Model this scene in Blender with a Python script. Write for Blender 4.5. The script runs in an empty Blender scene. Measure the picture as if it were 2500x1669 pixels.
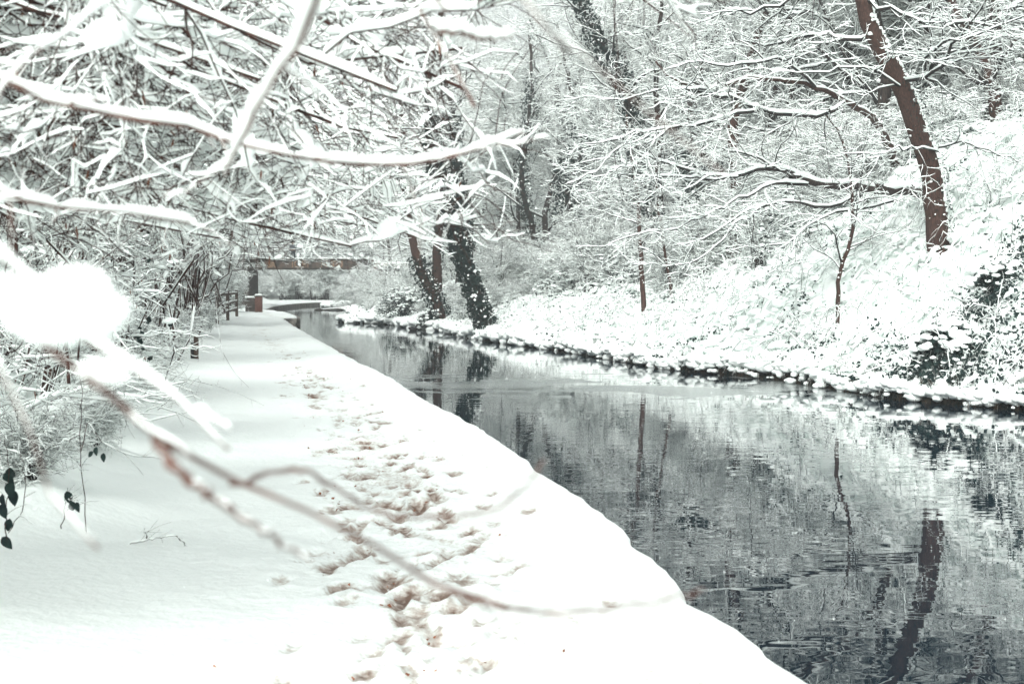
import bpy, math, random
import numpy as np
from mathutils import Vector
R = math.radians
rng = np.random.default_rng(7)
random.seed(7)
SC = bpy.context.scene
COL = SC.collection

# ------------------------------------------------------------------ camera
F = 3472.0                      # focal length in photo pixels (50 mm on 36 mm)
EYE = 2.0                       # eye above the water
PITCH = math.atan(134.5 / F)
cam = bpy.data.cameras.new('camera')
cam.lens = 50; cam.sensor_width = 36; cam.clip_start = 0.05; cam.clip_end = 2000
cam.dof.use_dof = True; cam.dof.focus_distance = 26.0; cam.dof.aperture_fstop = 5.6
camo = bpy.data.objects.new('camera', cam); COL.objects.link(camo)
camo.location = (0, 0, EYE); camo.rotation_euler = (math.pi / 2 - PITCH, 0, 0)
SC.camera = camo

# ------------------------------------------------------------------ sky, sun
w = bpy.data.worlds.new('World'); SC.world = w; w.use_nodes = True
nt = w.node_tree; nt.nodes.clear()
sky = nt.nodes.new('ShaderNodeTexSky'); sky.sky_type = 'NISHITA'; sky.sun_disc = False
SUN_EL, SUN_AZ = R(38), R(197)
sky.sun_elevation = SUN_EL; sky.sun_rotation = SUN_AZ
sky.air_density = 1.0; sky.dust_density = 6.0; sky.ozone_density = 1.0
hs = nt.nodes.new('ShaderNodeHueSaturation'); hs.inputs['Saturation'].default_value = 0.10
tint = nt.nodes.new('ShaderNodeMix'); tint.data_type = 'RGBA'; tint.blend_type = 'MULTIPLY'
tint.inputs['Factor'].default_value = 1.0; tint.inputs['B'].default_value = (0.955, 1.0, 0.975, 1)
bg = nt.nodes.new('ShaderNodeBackground'); bg.inputs['Strength'].default_value = 0.15
out = nt.nodes.new('ShaderNodeOutputWorld')
nt.links.new(sky.outputs[0], hs.inputs['Color']); nt.links.new(hs.outputs[0], tint.inputs['A'])
nt.links.new(tint.outputs['Result'], bg.inputs[0]); nt.links.new(bg.outputs[0], out.inputs[0])
sl = bpy.data.lights.new('sun', 'SUN'); sl.energy = 0.5; sl.angle = R(50); sl.color = (0.98, 1.0, 0.96)
so = bpy.data.objects.new('sun', sl); COL.objects.link(so)
so.rotation_euler = (math.pi / 2 - SUN_EL, 0, math.pi - SUN_AZ)
so.location = (0, 0, 40)

vs = SC.view_settings
vs.view_transform = 'Standard'; vs.look = 'None'; vs.gamma = 1; vs.exposure = 0.92
cy = SC.cycles
cy.max_bounces = 9; cy.diffuse_bounces = 8; cy.glossy_bounces = 2; cy.transmission_bounces = 2
cy.volume_bounces = 0; cy.transparent_max_bounces = 4
cy.caustics_reflective = False; cy.caustics_refractive = False
cy.use_denoising = True
try:
    cy.denoiser = 'OPENIMAGEDENOISE'; cy.denoising_input_passes = 'RGB_ALBEDO_NORMAL'
except Exception: pass
cy.use_adaptive_sampling = True; cy.adaptive_threshold = 0.02

# ------------------------------------------------------------------ helpers
def at(x, y, D):
    """world point seen at photo pixel x, y at distance D along the view axis (world Y)"""
    dx = (x - 1250) / F; dy = (834.5 - y) / F
    c, s = math.cos(PITCH), math.sin(PITCH)
    d = np.array([dx, c + dy * s, -s + dy * c])
    return d * (D / d[1]) + np.array([0, 0, EYE])
def tag(o, label=None, cat=None, group=None, kind=None):
    if label: o['label'] = label
    if cat: o['category'] = cat
    if group: o['group'] = group
    if kind: o['kind'] = kind
    return o
def empty(name, loc, rz=0, sc=1.0):
    o = bpy.data.objects.new(name, None); COL.objects.link(o)
    o.location = loc; o.rotation_euler = (0, 0, rz); o.scale = (sc, sc, sc); o.empty_display_size = 0.2
    return o
def link(name, me, parent=None):
    o = bpy.data.objects.new(name, me); COL.objects.link(o)
    if parent is not None:
        o.parent = parent
    return o
class MB:
    """collects numpy vertex/face blocks and links them as ONE mesh object"""
    def __init__(s): s.v = []; s.q = []; s.t = []; s.n = 0; s.qm = []; s.tm = []
    def add(s, v, q=None, t=None, m=0):
        v = np.asarray(v, float).reshape(-1, 3)
        s.v.append(v)
        if q is not None and len(q): q = np.asarray(q, int).reshape(-1, 4); s.q.append(q + s.n); s.qm.append(np.full(len(q), m))
        if t is not None and len(t): t = np.asarray(t, int).reshape(-1, 3); s.t.append(t + s.n); s.tm.append(np.full(len(t), m))
        s.n += len(v)
    def mesh(s, name, mats, smooth=True, origin=None):
        v = np.concatenate(s.v) if s.v else np.zeros((0, 3))
        if origin is not None: v = v - np.asarray(origin, float)
        q = np.concatenate(s.q) if s.q else np.zeros((0, 4), int)
        t = np.concatenate(s.t) if s.t else np.zeros((0, 3), int)
        me = bpy.data.meshes.new(name)
        me.vertices.add(len(v)); me.vertices.foreach_set('co', v.astype(np.float32).ravel())
        li = np.concatenate([q.ravel(), t.ravel()]).astype(np.int32)
        me.loops.add(len(li)); me.loops.foreach_set('vertex_index', li)
        ls = np.concatenate([np.arange(len(q)) * 4, len(q) * 4 + np.arange(len(t)) * 3]).astype(np.int32)
        me.polygons.add(len(ls)); me.polygons.foreach_set('loop_start', ls)
        try: me.polygons.foreach_set('loop_total', np.concatenate([np.full(len(q), 4), np.full(len(t), 3)]).astype(np.int32))
        except Exception: pass
        for mt in (mats if isinstance(mats, (list, tuple)) else [mats]): me.materials.append(mt)
        mi = np.concatenate(s.qm + s.tm) if (s.qm or s.tm) else np.zeros(0)
        me.polygons.foreach_set('material_index', mi.astype(np.int32))
        me.polygons.foreach_set('use_smooth', np.full(len(ls), bool(smooth)))
        me.update(calc_edges=True); me.validate()
        return me
    def build(s, name, mats, parent=None, smooth=True, origin=None):
        return link(name, s.mesh(name, mats, smooth, origin), parent)
def nrm(a):
    return a / np.maximum(np.linalg.norm(a, axis=-1, keepdims=True), 1e-9)
def hash2(i, j, k=0):
    h = (i * 374761393 + j * 668265263 + k * 2147483647 + 1013904223) & 0xffffffff
    h = ((h ^ (h >> 13)) * 1274126177) & 0xffffffff
    return ((h ^ (h >> 16)) & 0xffffff) / float(0xffffff)
def noise2(x, y, seed=0):
    x = np.asarray(x, float); y = np.asarray(y, float)
    i = np.floor(x).astype(np.int64); j = np.floor(y).astype(np.int64)
    fx = x - i; fy = y - j; fx = fx * fx * (3 - 2 * fx); fy = fy * fy * (3 - 2 * fy)
    a = hash2(i, j, seed); b = hash2(i + 1, j, seed); c = hash2(i, j + 1, seed); d = hash2(i + 1, j + 1, seed)
    return (a * (1 - fx) + b * fx) * (1 - fy) + (c * (1 - fx) + d * fx) * fy
def fbm(x, y, seed=0, o=3):
    r = 0; a = 0.5; t = 0
    for k in range(o):
        r = r + a * noise2(x, y, seed + k * 17); t += a; a *= 0.5; x = x * 2.03 + 3.1; y = y * 2.03 + 1.7
    return r / t

# ------------------------------------------------------------------ materials
def mat(name, base, rough=0.8, c2=None, scale=8.0, bump=0.0, bscale=None, spec=0.3, stretch=(1, 1, 1), lo=0.4, hi=0.6, detail=4):
    m = bpy.data.materials.new(name); m.use_nodes = True
    n = m.node_tree; b = n.nodes['Principled BSDF']
    b.inputs['Base Color'].default_value = (*base, 1); b.inputs['Roughness'].default_value = rough
    b.inputs['Specular IOR Level'].default_value = spec
    if c2 or bump:
        tc = n.nodes.new('ShaderNodeTexCoord'); mp = n.nodes.new('ShaderNodeMapping')
        mp.inputs['Scale'].default_value = stretch
        n.links.new(tc.outputs['Object'], mp.inputs['Vector'])
    if c2:
        tx = n.nodes.new('ShaderNodeTexNoise'); tx.inputs['Scale'].default_value = scale; tx.inputs['Detail'].default_value = detail
        n.links.new(mp.outputs[0], tx.inputs['Vector'])
        cr = n.nodes.new('ShaderNodeValToRGB'); cr.color_ramp.elements[0].position = lo; cr.color_ramp.elements[1].position = hi
        cr.color_ramp.elements[0].color = (*base, 1); cr.color_ramp.elements[1].color = (*c2, 1)
        n.links.new(tx.outputs['Fac'], cr.inputs[0]); n.links.new(cr.outputs[0], b.inputs['Base Color'])
    if bump:
        t2 = n.nodes.new('ShaderNodeTexNoise'); t2.inputs['Scale'].default_value = bscale or scale; t2.inputs['Detail'].default_value = 5
        n.links.new(mp.outputs[0], t2.inputs['Vector'])
        bp = n.nodes.new('ShaderNodeBump'); bp.inputs['Strength'].default_value = bump; bp.inputs['Distance'].default_value = 0.02
        n.links.new(t2.outputs['Fac'], bp.inputs['Height']); n.links.new(bp.outputs[0], b.inputs['Normal'])
    return m
SNOWC = (0.925, 0.96, 0.945)
M_snow = mat('snow', SNOWC, 0.75, bump=0.25, bscale=40, spec=0.2)
GSNOW = (0.885, 0.92, 0.905)
M_twig = mat('twig_bark', (0.022, 0.014, 0.013), 0.9, c2=(0.065, 0.030, 0.024), scale=30)
M_twigd = mat('dark_twig_bark', (0.012, 0.013, 0.016), 0.9, c2=(0.035, 0.026, 0.024), scale=12)
M_twigb = mat('near_twig_bark', (0.07, 0.035, 0.028), 0.9, c2=(0.14, 0.07, 0.055), scale=30)
M_bark = mat('brown_bark', (0.030, 0.018, 0.015), 0.95, c2=(0.085, 0.044, 0.036), scale=14, bump=0.9, bscale=22, stretch=(3, 3, 0.6), lo=0.35, hi=0.65)
M_barkd = mat('dark_bark', (0.018, 0.014, 0.015), 0.95, c2=(0.06, 0.045, 0.04), scale=12, bump=0.7, bscale=18, stretch=(3, 3, 0.6))
M_ivy = mat('ivy_leaf', (0.006, 0.016, 0.018), 0.7, c2=(0.018, 0.038, 0.034), scale=6, spec=0.25)
M_leafb = mat('dead_leaf', (0.16, 0.05, 0.02), 0.8, c2=(0.30, 0.10, 0.04), scale=20)
M_earth = mat('bank_earth', (0.010, 0.010, 0.011), 0.95, c2=(0.05, 0.03, 0.022), scale=7, bump=1.0, bscale=14)
M_grassd = mat('dead_grass', (0.05, 0.032, 0.020), 0.9, c2=(0.015, 0.018, 0.018), scale=5)
M_catkin = mat('catkin', (0.15, 0.055, 0.028), 0.8)

def snow_ground_mat():
    m = bpy.data.materials.new('snow_ground'); m.use_nodes = True
    n = m.node_tree; b = n.nodes['Principled BSDF']; N = n.nodes.new; L = n.links.new
    b.inputs['Roughness'].default_value = 0.75; b.inputs['Specular IOR Level'].default_value = 0.2
    tc = N('ShaderNodeTexCoord')
    at_ = N('ShaderNodeAttribute'); at_.attribute_name = 'mud'
    ae = N('ShaderNodeAttribute'); ae.attribute_name = 'earth'
    nz = N('ShaderNodeTexNoise'); nz.inputs['Scale'].default_value = 20; nz.inputs['Detail'].default_value = 6; nz.inputs['Roughness'].default_value = 0.65
    L(tc.outputs['Object'], nz.inputs['Vector'])
    ad = N('ShaderNodeMath'); ad.operation = 'MULTIPLY_ADD'; L(nz.outputs['Fac'], ad.inputs[0]); ad.inputs[1].default_value = 1.1; ad.inputs[2].default_value = -0.58
    su = N('ShaderNodeMath'); su.operation = 'ADD'; L(ad.outputs[0], su.inputs[0]); L(at_.outputs['Fac'], su.inputs[1])
    cr = N('ShaderNodeValToRGB'); e = cr.color_ramp.elements
    e[0].position = 0.34; e[0].color = (*GSNOW, 1); e[1].position = 0.88; e[1].color = (0.17, 0.11, 0.085, 1)
    x = e.new(0.52); x.color = (0.66, 0.66, 0.63, 1); x = e.new(0.68); x.color = (0.44, 0.38, 0.34, 1)
    L(su.outputs[0], cr.inputs[0])
    n2 = N('ShaderNodeTexNoise'); n2.inputs['Scale'].default_value = 6; n2.inputs['Detail'].default_value = 5; L(tc.outputs['Object'], n2.inputs['Vector'])
    c2 = N('ShaderNodeValToRGB'); c2.color_ramp.elements[0].position = .4; c2.color_ramp.elements[1].position = .65
    c2.color_ramp.elements[0].color = (0.012, 0.011, 0.012, 1); c2.color_ramp.elements[1].color = (0.06, 0.035, 0.025, 1); L(n2.outputs['Fac'], c2.inputs[0])
    mx = N('ShaderNodeMix'); mx.data_type = 'RGBA'; L(ae.outputs['Fac'], mx.inputs['Factor']); L(cr.outputs[0], mx.inputs['A']); L(c2.outputs[0], mx.inputs['B'])
    L(mx.outputs['Result'], b.inputs['Base Color'])
    n3 = N('ShaderNodeTexNoise'); n3.inputs['Scale'].default_value = 16; n3.inputs['Detail'].default_value = 6; L(tc.outputs['Object'], n3.inputs['Vector'])
    bp = N('ShaderNodeBump'); bp.inputs['Strength'].default_value = 0.6; bp.inputs['Distance'].default_value = 0.03
    L(n3.outputs['Fac'], bp.inputs['Height']); L(bp.outputs[0], b.inputs['Normal'])
    return m
M_ground = snow_ground_mat()

def water_mat():
    m = bpy.data.materials.new('canal_water'); m.use_nodes = True
    n = m.node_tree; b = n.nodes['Principled BSDF']; N = n.nodes.new; L = n.links.new
    b.inputs['Base Color'].default_value = (0.006, 0.016, 0.026, 1); b.inputs['Roughness'].default_value = 0.0
    b.inputs['IOR'].default_value = 1.62; b.inputs['Specular IOR Level'].default_value = 0.5
    tc = N('ShaderNodeTexCoord'); mp = N('ShaderNodeMapping'); mp.inputs['Scale'].default_value = (.55, 1.5, 1)
    L(tc.outputs['Object'], mp.inputs['Vector'])
    a = N('ShaderNodeTexNoise'); a.inputs['Scale'].default_value = 1.8; a.inputs['Detail'].default_value = 2.0; a.inputs['Roughness'].default_value = 0.45
    L(mp.outputs[0], a.inputs['Vector'])
    # calmer and more ruffled areas
    g = N('ShaderNodeTexNoise'); g.inputs['Scale'].default_value = 0.25; g.inputs['Detail'].default_value = 2; L(tc.outputs['Object'], g.inputs['Vector'])
    mr = N('ShaderNodeMapRange'); mr.inputs['From Min'].default_value = .35; mr.inputs['From Max'].default_value = .65
    mr.inputs['To Min'].default_value = 0.06; mr.inputs['To Max'].default_value = 0.26; L(g.outputs['Fac'], mr.inputs['Value'])
    bp = N('ShaderNodeBump'); bp.inputs['Distance'].default_value = 0.016
    L(mr.outputs[0], bp.inputs['Strength']); L(a.outputs['Fac'], bp.inputs['Height']); L(bp.outputs[0], b.inputs['Normal'])
    # thin grey skin of ice where the canal is stillest
    m2 = N('ShaderNodeMapping'); m2.inputs['Scale'].default_value = (.30, .42, 1); L(tc.outputs['Object'], m2.inputs['Vector'])
    c = N('ShaderNodeTexNoise'); c.inputs['Scale'].default_value = 1.0; c.inputs['Detail'].default_value = 8; c.inputs['Roughness'].default_value = .64; c.inputs['Distortion'].default_value = .6; L(m2.outputs[0], c.inputs['Vector'])
    sp = N('ShaderNodeSeparateXYZ'); L(tc.outputs['Object'], sp.inputs[0])
    d1 = N('ShaderNodeMath'); d1.operation = 'SUBTRACT'; L(sp.outputs['Y'], d1.inputs[0]); d1.inputs[1].default_value = 28.5
    d2 = N('ShaderNodeMath'); d2.operation = 'ABSOLUTE'; L(d1.outputs[0], d2.inputs[0])
    d3 = N('ShaderNodeMapRange'); d3.interpolation_type = 'SMOOTHSTEP'; d3.inputs['From Min'].default_value = 0; d3.inputs['From Max'].default_value = 11; d3.inputs['To Min'].default_value = .53; d3.inputs['To Max'].default_value = .08; L(d2.outputs[0], d3.inputs['Value'])
    ad = N('ShaderNodeMath'); ad.operation = 'ADD'; L(c.outputs['Fac'], ad.inputs[0]); L(d3.outputs[0], ad.inputs[1])
    k = N('ShaderNodeMapRange'); k.inputs['From Min'].default_value = .98; k.inputs['From Max'].default_value = 1.01; k.inputs['To Max'].default_value = .8; L(ad.outputs[0], k.inputs['Value'])
    q = N('ShaderNodeTexNoise'); q.inputs['Scale'].default_value = 2.6; q.inputs['Detail'].default_value = 9; q.inputs['Roughness'].default_value = .7; L(m2.outputs[0], q.inputs['Vector'])
    qr = N('ShaderNodeValToRGB'); qr.color_ramp.elements[0].position = .42; qr.color_ramp.elements[1].position = .64
    qr.color_ramp.elements[0].color = (.10, .12, .125, 1); qr.color_ramp.elements[1].color = (.36, .38, .37, 1); L(q.outputs['Fac'], qr.inputs[0])
    mx = N('ShaderNodeMix'); mx.data_type = 'RGBA'; mx.inputs['A'].default_value = (0.006, 0.016, 0.026, 1); L(k.outputs[0], mx.inputs['Factor']); L(qr.outputs[0], mx.inputs['B']); L(mx.outputs['Result'], b.inputs['Base Color'])
    ro = N('ShaderNodeMapRange'); ro.inputs['To Max'].default_value = .24; L(k.outputs[0], ro.inputs['Value']); L(ro.outputs[0], b.inputs['Roughness'])
    return m
M_water = water_mat()

# ------------------------------------------------------------------ canal edges (from the photograph, laid on the path top / water plane)
def edge(pts, drop):
    o = []
    for x, y in pts:
        k = (y - 700) / drop; D = F / k; o.append((D, (x - 1250) / F * D))
    return o
EL = edge([(2088,1669),(2021,1628),(1915,1553),(1862,1505),(1803,1473),(1718,1436),(1691,1394),(1670,1362),(1617,1327),(1574,1303),(1537,1260),(1479,1218),
           (1420,1181),(1378,1154),(1346,1133),(1314,1106),(1250,1066),(1180,1024),(1131,1000),(1080,977),(1029,953),(961,909),(927,892),(889,878),(835,851),(777,820),(742,802),(722,791),(692,772)], 1.55)
EL = sorted(EL)
EL = [(-30, 2.9), (-6, 1.9), (2, 1.65)] + [p for p in EL if p[0] > 3]
dl = EL[-1][0]
EL += [(75.35, -12.1), (75.55, -11.4), (80, -12.1), (88, -13.7), (93, -15.2), (95, -16.6), (98, -17.4), (108, -18.6), (120, -20.2), (135, -21.4), (146, -21.6), (153, -20.6), (155.5, -18), (157, 30), (158, 60), (900, 60)]
ER = sorted(edge([(2500,1001),(2350,990),(2200,976),(2050,951),(1900,927),(1633,901),(1516,880),(1436,867),(1356,854),(1250,840),(1200,832),(1158,826),(1128,820),(1080,807),(1012,801),(981,795),(927,790),(859,789)], 2.0))
ER = [(-30, 14), (-5, 13), (5, 12.4), (12, 11.4), (18, 9.9)] + ER
dr = ER[-1][0]
ER += [(dr + 2, -9.6), (dr + 4, -9.0), (90, -9.5), (110, -12.4), (118, -13.2), (126, -15.2), (138, -18.2), (145, -19.0), (146, -16), (147, 40), (148, 62), (900, 62)]
ELa = np.array(EL); ERa = np.array(ER)
def elx(D): return np.interp(D, ELa[:, 0], ELa[:, 1])
def erx(D): return np.interp(D, ERa[:, 0], ERa[:, 1])
def wob(D, s): return 0.10 * (noise2(D * 1.1, D * 0 + s, 5) - 0.5) + 0.05 * (noise2(D * 4.1, D * 0 + s, 9) - 0.5)
def h_left(X, D):
    v = elx(D) - X                         # metres left of the canal edge
    v = np.where(D > 150, np.minimum(v, 2.5 + np.clip(D - 157, 0, 400) * .25), v)
    z = 0.36 + 0.10 * np.clip((v - 0.05) / 0.35, 0, 1) - 0.05 * np.clip(1 - np.abs(v - 1.6) / 1.0, 0, 1)
    z = z + 0.07 * np.clip(v - 2.8, 0, 1.4) + 0.42 * np.clip(v - 4.2 - .9 * np.clip((12 - D) / 5, 0, 1), 0, 10) + 0.12 * np.clip(v - 14.8, 0, 40)
    z = z + (0.09 * (fbm(X * 0.8, D * 0.8, 3) - 0.5) + .05 * (fbm(X * 3.1, D * 2.3, 8) - .5)) * np.clip(v * 3, 0, 1) + 0.7 * (fbm(X * .5, D * .5, 31) - .5) * np.clip((v - 5) / 3, 0, 1)
    z = z + .75 * (fbm(X * 1.2, D * 1.2, 37) - .22) * np.clip((v - 3.2) / 1.2, 0, 1) * np.clip((15 - D) / 4, 0, 1) * np.clip((D - 7.6) / 2, 0, 1)
    return z
def h_right(X, D):
    v = X - erx(D)
    S = np.interp(D, [0, 28, 36, 48, 70, 120, 150], [1.08, 1.08, .8, .42, .32, .35, .4])
    z = 0.10 + .22 * noise2(D * 1.1, D * 0, 55) + np.clip(S * .45, .2, .5) * np.clip(v, 0, 1.5) + S * np.clip(v - 1.5, 0, 5) + S * 0.35 * np.clip(v - 6.5, 0, 10) + 0.06 * np.clip(v - 18, 0, 60)
    am = np.clip(v / 0.6, 0, 1)
    z = z + am * (0.30 * (fbm(X * 1.3, D * 1.3, 41, 4) - 0.5) + 0.12 * (noise2(X * 3.7, D * 3.7, 47) - .5))
    return z
def zground(X, D):
    X = float(X); D = float(D)
    l = float(elx(D)); r = float(erx(D))
    if X < l: return float(h_left(np.array([X]), np.array([D]))[0])
    if X > r: return float(h_right(np.array([X]), np.array([D]))[0])
    return 0.0

# ------------------------------------------------------------------ ground sheet
def ground():
    rows = np.concatenate([np.arange(-30, 3, 1.0), np.arange(3, 5, .1), np.arange(5, 15, .045), np.arange(15, 40, .14), np.arange(40, 75, .35), np.arange(75, 96, .3), np.arange(96, 170, .8), np.arange(170, 460, 12)])
    vl = np.concatenate([-np.geomspace(320, 7, 46), -np.arange(6.9, 2.9, -.12), -np.arange(2.9, .3, -.045), -np.array([.3, .24, .18, .13, .09, .05, .02, .0])])
    vr = np.concatenate([[0, .015, .03, .05, .09, .14, .2], np.arange(.27, 5, .09), np.arange(5, 16, .35), np.geomspace(16, 320, 24)])
    D = rows[:, None]
    l = (elx(rows) + wob(rows, 0))[:, None]; r = (erx(rows) + wob(rows, 7) * 2)[:, None]
    XL = l + vl[None]; XR = r + vr[None]
    DL = np.broadcast_to(D, XL.shape); DR = np.broadcast_to(D, XR.shape)
    lip = np.where(vl[None] > -0.075, (-vl[None] / 0.075), 1.0)
    ZL = h_left(XL, DL)
    vv = (elx(rows)[:, None] - XL)
    # trodden path: dents and ridges along the middle of the towpath
    pm = np.clip(1 - np.abs(vv - 1.55 + .04 * np.clip((12 - DL) / 4, 0, 1) - 0.3 * (noise2(DL * .25, DL * 0, 3) - .5)) / 1.2, 0, 1) ** 0.7
    near = np.clip((70 - DL) / 25, 0, 1)
    cell = noise2(XL * 5.2 + 3 * noise2(XL * 1.5, DL * 1.5, 2), DL * 3.2, 71)
    dent = np.clip((cell - 0.55) / 0.25, 0, 1)
    ZL = ZL - pm * near * (0.026 * dent) + pm * near * 0.045 * (fbm(XL * 9, DL * 9, 13) - .5)
    # explicit boot prints
    prints = []
    r_ = np.random.default_rng(5)
    for k in range(420):
        d = 5.0 * math.exp(r_.uniform(0, 1) ** 1.25 * math.log(7)); x = float(elx(d)) - 1.55 + .04 * min(max((12 - d) / 4, 0), 1) + r_.normal(0, .36)
        prints.append((x, d, r_.uniform(-.35, .35)))
    mud = np.zeros_like(ZL)
    for x, d, a in prints:
        i0 = np.searchsorted(rows, d - .25); i1 = np.searchsorted(rows, d + .25)
        if i1 <= i0: continue
        dx = XL[i0:i1] - x; dy = DL[i0:i1] - d
        u = dx * math.cos(a) + dy * math.sin(a); v = -dx * math.sin(a) + dy * math.cos(a)
        q = (u / .055) ** 2 + (v / .14) ** 2
        g = np.exp(-q ** 3); ring = np.exp(-((q - 1.9) / .8) ** 2)
        ZL[i0:i1] += -0.024 * g + 0.010 * ring
        mud[i0:i1] = np.maximum(mud[i0:i1], g * (0.22 + 0.34 * abs(math.sin(x * 31 + d * 17))))
    patch = fbm(XL * .9, DL * .55, 91)
    mud = np.maximum(mud, 0) + pm * (0.36 + 0.22 * dent) * np.clip((patch - .28 + .04 * np.clip((10 - DL) / 3, 0, 1)) / .15, 0, 1)
    mud = np.clip(mud, 0, 1) * np.clip(pm * 3, 0, 1)
    mud = np.where(vv < .45, 0, mud)
    ZL = np.where(lip < 1, -0.6 + (ZL + 0.6 - .0) * np.sqrt(np.clip(1 - (1 - lip) ** 2, 0, 1)), ZL)
    ZR0 = h_right(XR, DR)
    lr = np.clip(vr[None] / 0.14, 0, 1) ** .5
    ZR = np.where(vr[None] < .14, -0.6 + (ZR0 + .6) * lr, ZR0)
    X = np.concatenate([XL, XR], 1); Y = np.concatenate([DL, DR], 1); Z = np.concatenate([ZL, ZR], 1)
    earth = np.concatenate([np.where(lip < .55, 1.0, 0.0) * np.ones_like(ZL), np.where(vr[None] < .13, 1.0, 0.0) * np.ones_like(ZR)], 1)
    mudA = np.concatenate([mud, np.zeros_like(ZR)], 1)
    nr, nc = X.shape
    idx = np.arange(nr * nc).reshape(nr, nc)
    q = np.stack([idx[:-1, :-1], idx[:-1, 1:], idx[1:, 1:], idx[1:, :-1]], -1).reshape(-1, 4)
    mb = MB(); mb.add(np.stack([X, Y, Z], -1), q)
    o = mb.build('ground', M_ground)
    for nm, arr in (('mud', mudA), ('earth', earth)):
        a = o.data.attributes.new(nm, 'FLOAT', 'POINT'); a.data.foreach_set('value', arr.ravel().astype(np.float32))
    tag(o, 'snow covered ground with trodden towpath and sloping canal banks', 'ground', kind='structure')
ground()
mb = MB(); mb.add([(-330, -30, 0), (330, -30, 0), (330, 460, 0), (-330, 460, 0)], [(0, 1, 2, 3)])
tag(mb.build('water', M_water, smooth=False), 'dark still canal water mirroring the snowy trees', 'water', kind='structure')

# ------------------------------------------------------------------ branch machinery
def tubes(mb, P, Rd, sides=4, m=0):
    """P (M,N,3), Rd (M,N): tubes of that many sides"""
    M, N, _ = P.shape
    if M == 0: return
    T = np.empty_like(P); T[:, 1:-1] = P[:, 2:] - P[:, :-2]; T[:, 0] = P[:, 1] - P[:, 0]; T[:, -1] = P[:, -1] - P[:, -2]
    T = nrm(T)
    mean = nrm(P[:, -1] - P[:, 0])
    ref = np.where(np.abs(mean[:, 2:3]) > .8, np.array([[1., 0.1, 0]]), np.array([[0, 0, 1.]]))[:, None, :]
    S = nrm(np.cross(T, np.broadcast_to(ref, T.shape))); U = np.cross(S, T)
    a = np.arange(sides) / sides * 2 * math.pi + .4
    V = P[:, :, None, :] + Rd[:, :, None, None] * (np.cos(a)[None, None, :, None] * S[:, :, None, :] + np.sin(a)[None, None, :, None] * U[:, :, None, :])
    _quads(mb, V, M, N, sides, m)
def _quads(mb, V, M, N, sides, m):
    idx = np.arange(M * N * sides).reshape(M, N, sides)
    nx = np.roll(idx, -1, axis=2)
    q = np.stack([idx[:, :-1], nx[:, :-1], nx[:, 1:], idx[:, 1:]], -1)
    mb.add(V, q, m=m)
def snowtubes(mb, P, Rd, t, sides=5, gap=0.12, var=.5, rg=None, m=0, steep=1.0, resample=1, mask=None):
    """a loaf of snow lying on top of every branch; thin where the branch is steep"""
    rg = rg or rng
    M, N, _ = P.shape
    if M == 0: return
    if resample > 1:
        NN = (N - 1) * resample + 1
        s = np.linspace(0, N - 1, NN); i = np.minimum(s.astype(int), N - 2); f = (s - i)
        P = P[:, i] * (1 - f)[None, :, None] + P[:, i + 1] * f[None, :, None]
        Rd = Rd[:, i] * (1 - f)[None] + Rd[:, i + 1] * f[None]
        N = NN
    T = np.empty_like(P); T[:, 1:-1] = P[:, 2:] - P[:, :-2]; T[:, 0] = P[:, 1] - P[:, 0]; T[:, -1] = P[:, -1] - P[:, -2]
    T = nrm(T)
    hor = np.clip(1 - np.abs(T[..., 2]) ** 2 * steep, 0, 1)
    n = rg.random((M, N)); mk = 1.0 if mask is None else np.clip(sum(np.exp(-((np.linspace(0, 1, N) - a_) / b_) ** 4) for a_, b_ in mask), 0, 1)[None]
    n = (n + np.roll(n, 1, 1)) * .5; n = (n * .6 + .4 * np.clip(.5 + .8 * np.sin(np.arange(N)[None] * rg.uniform(.25, .9, (M, 1)) + rg.uniform(0, 6.3, (M, 1))) * .6, 0, 1))
    tt = t * np.sqrt(np.clip(Rd / (Rd.max() + 1e-6), 0.12, 1)) * (1 - var + 2 * var * n) * hor
    g = rg.random((M, N)) < gap
    tt = np.where(g, tt * 0.1, tt)
    tt[:, -1] *= .2; tt[:, 0] *= .6; tt = tt * mk
    up = np.array([0, 0, 1.])
    S = np.cross(T, up); ln = np.linalg.norm(S, axis=-1, keepdims=True)
    S = np.where(ln > .15, S / np.maximum(ln, 1e-6), np.array([1., 0, 0]))
    U = np.broadcast_to(up, S.shape) * .9 - T * T[..., 2:3] * .5
    C = P + up * (Rd * .35 + tt * .5)[..., None]
    wd = Rd * .85 + tt * .42; wd = np.where(tt < t * .06, Rd * .3, wd)
    ht = tt * .62 + Rd * .25; ht = np.where(tt < t * .06, Rd * .3, ht)
    a = np.arange(sides) / sides * 2 * math.pi + math.pi / 2
    V = C[:, :, None, :] + wd[:, :, None, None] * np.cos(a)[None, None, :, None] * S[:, :, None, :] + ht[:, :, None, None] * np.sin(a)[None, None, :, None] * U[:, :, None, :]
    _quads(mb, V, M, N, sides, m)
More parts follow.
